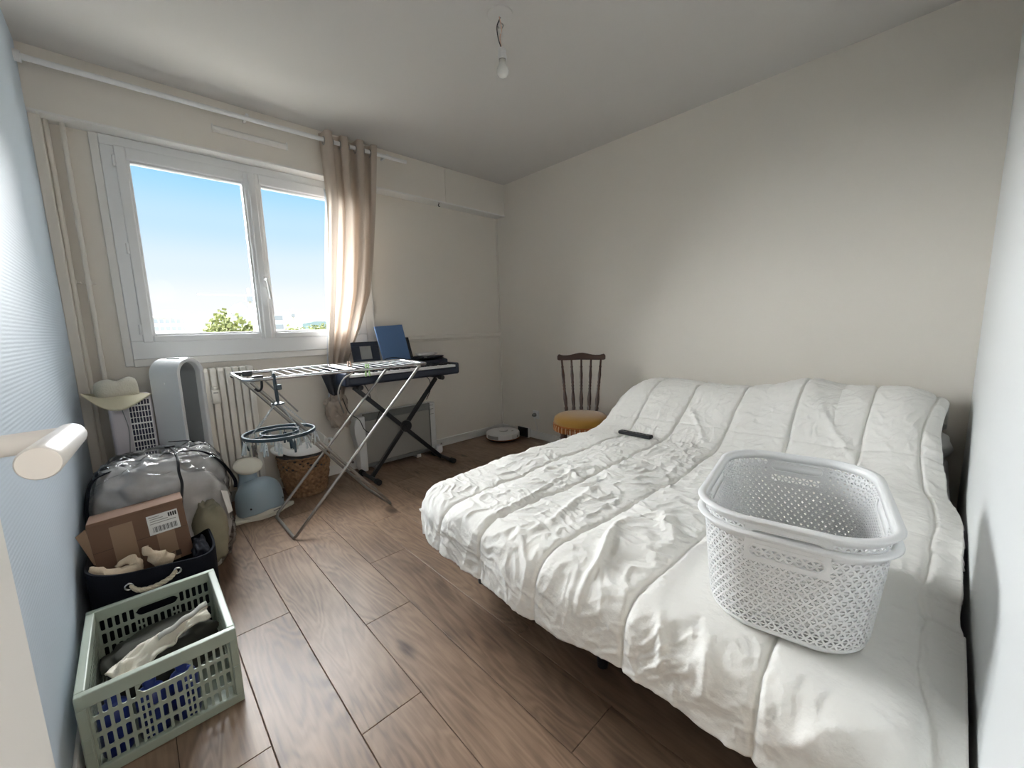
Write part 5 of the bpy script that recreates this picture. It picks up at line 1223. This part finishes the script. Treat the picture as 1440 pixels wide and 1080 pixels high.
for (a, b, c_, d_) in ((x0, x1, y0, y0+0.020), (x0, x1, y1-0.020, y1), (x0, x0+0.020, y0+0.020, y1-0.020), (x1-0.020, x1, y0+0.020, y1-0.020)): rimm.box(a, b, c_, d_, 0.208, zt)
obj('rim', rimm, 'crate_plastic', CR, bevel=0.003)
bs = MB()
for (a, b, c_, d_) in ((x0, x1, y0, y0+0.018), (x0, x1, y1-0.018, y1), (x0, x0+0.018, y0+0.018, y1-0.018), (x1-0.018, x1, y0+0.018, y1-0.018)): bs.box(a, b, c_, d_, 0.002, 0.030)
obj('base_frame', bs, 'crate_plastic', CR, bevel=0.003)
obj('floor_panel', B(x0+0.016, x1-0.016, y0+0.016, y1-0.016, 0.008, 0.014), 'crate_plastic', CR)
for (cx, cy) in ((x0+0.010, y0+0.010), (x1-0.010, y0+0.010), (x0+0.010, y1-0.010), (x1-0.010, y1-0.010)):
    p_ = obj('corner_post', B(cx-0.010, cx+0.010, cy-0.010, cy+0.010, 0.028, 0.210), 'crate_plastic', CR, bevel=0.003)
    obj('hinge_tab', B(cx-0.008, cx+0.008, cy-0.0125, cy+0.0125, 0.085, 0.125), 'crate_plastic', p_, bevel=0.002)
# things in the crate
for i, (bx_, by_, lb) in enumerate(((0.080, 1.575, 'dark blue bottle in the crate corner by the ribbed wall'), (0.155, 1.570, 'dark blue bottle second from the ribbed wall in the crate'), (0.225, 1.575, 'dark blue bottle nearest the middle of the crate front'))):
    t = thing('blue_bottle', lb, 'bottle', (bx_, by_, 0.016), group='dark blue bottles in the crate')
    obj('body', MB().lathe([(0.0001, 0), (0.030, 0), (0.034, 0.006), (0.034, 0.110), (0.028, 0.130), (0.013, 0.142), (0.013, 0.150), (0.0001, 0.150)], (bx_, by_, 0.016), 28), 'blue_bottle', t, smooth=True)
    obj('cap', MB().lathe([(0.0001, 0.150), (0.0145, 0.150), (0.0145, 0.166), (0.0001, 0.168)], (bx_, by_, 0.016), 20), 'blue_bottle', t, smooth=True)
P = []
for i in range(49):
    row = []
    for j in range(25):
        a, b = i/48, j/24
        x_ = 0.075+0.235*a+0.012*float(vnoise(a*4, b*3)); yc = 1.640+0.13*a
        y_ = yc+(b-0.5)*(0.10-0.03*a)+0.010*float(vnoise(a*5+8, b*2)); z_ = 0.178+0.012*a+0.028*math.exp(-((b-0.45)/0.28)**2)*(0.6+0.4*math.sin(a*3))+0.012*float(vnoise(a*7+1, b*5))+0.005*float(vnoise(a*18, b*11))
        row.append((x_, y_, z_))
    P.append(row)
tag(obj('cream_bag', MB().grid(P), 'white_cloth', None, smooth='full', solid=0.006, fixn=False), 'crumpled cream cotton bag lying across the crate contents', 'bag')
P2 = [[(0.185+0.125*i/16, 1.672+0.070*i/16+0.022*(j/6-0.5), 0.222+0.010*i/16+0.006*math.sin(j/6*PI)+0.003*math.sin(i)) for j in range(7)] for i in range(17)]
tag(obj('grey_pouch', MB().grid(P2), mat('pouch_grey', (0.42, 0.42, 0.38), 0.8), None, smooth='full', solid=0.008, fixn=False), 'slim grey pouch lying on the cream bag in the crate', 'pouch')
tag(obj('dark_bundle', blob((0.19, 1.80, 0.090), 0.135, 0.110, 0.075, e=0.6, amp=0.15, fr=3, seed=11, nu=48, nv=26, flat=0.015), mat('dark_olive', (0.05, 0.05, 0.04), 0.9), None, smooth='full'), 'dark bundle of cloth at the bottom of the crate', 'cloth')
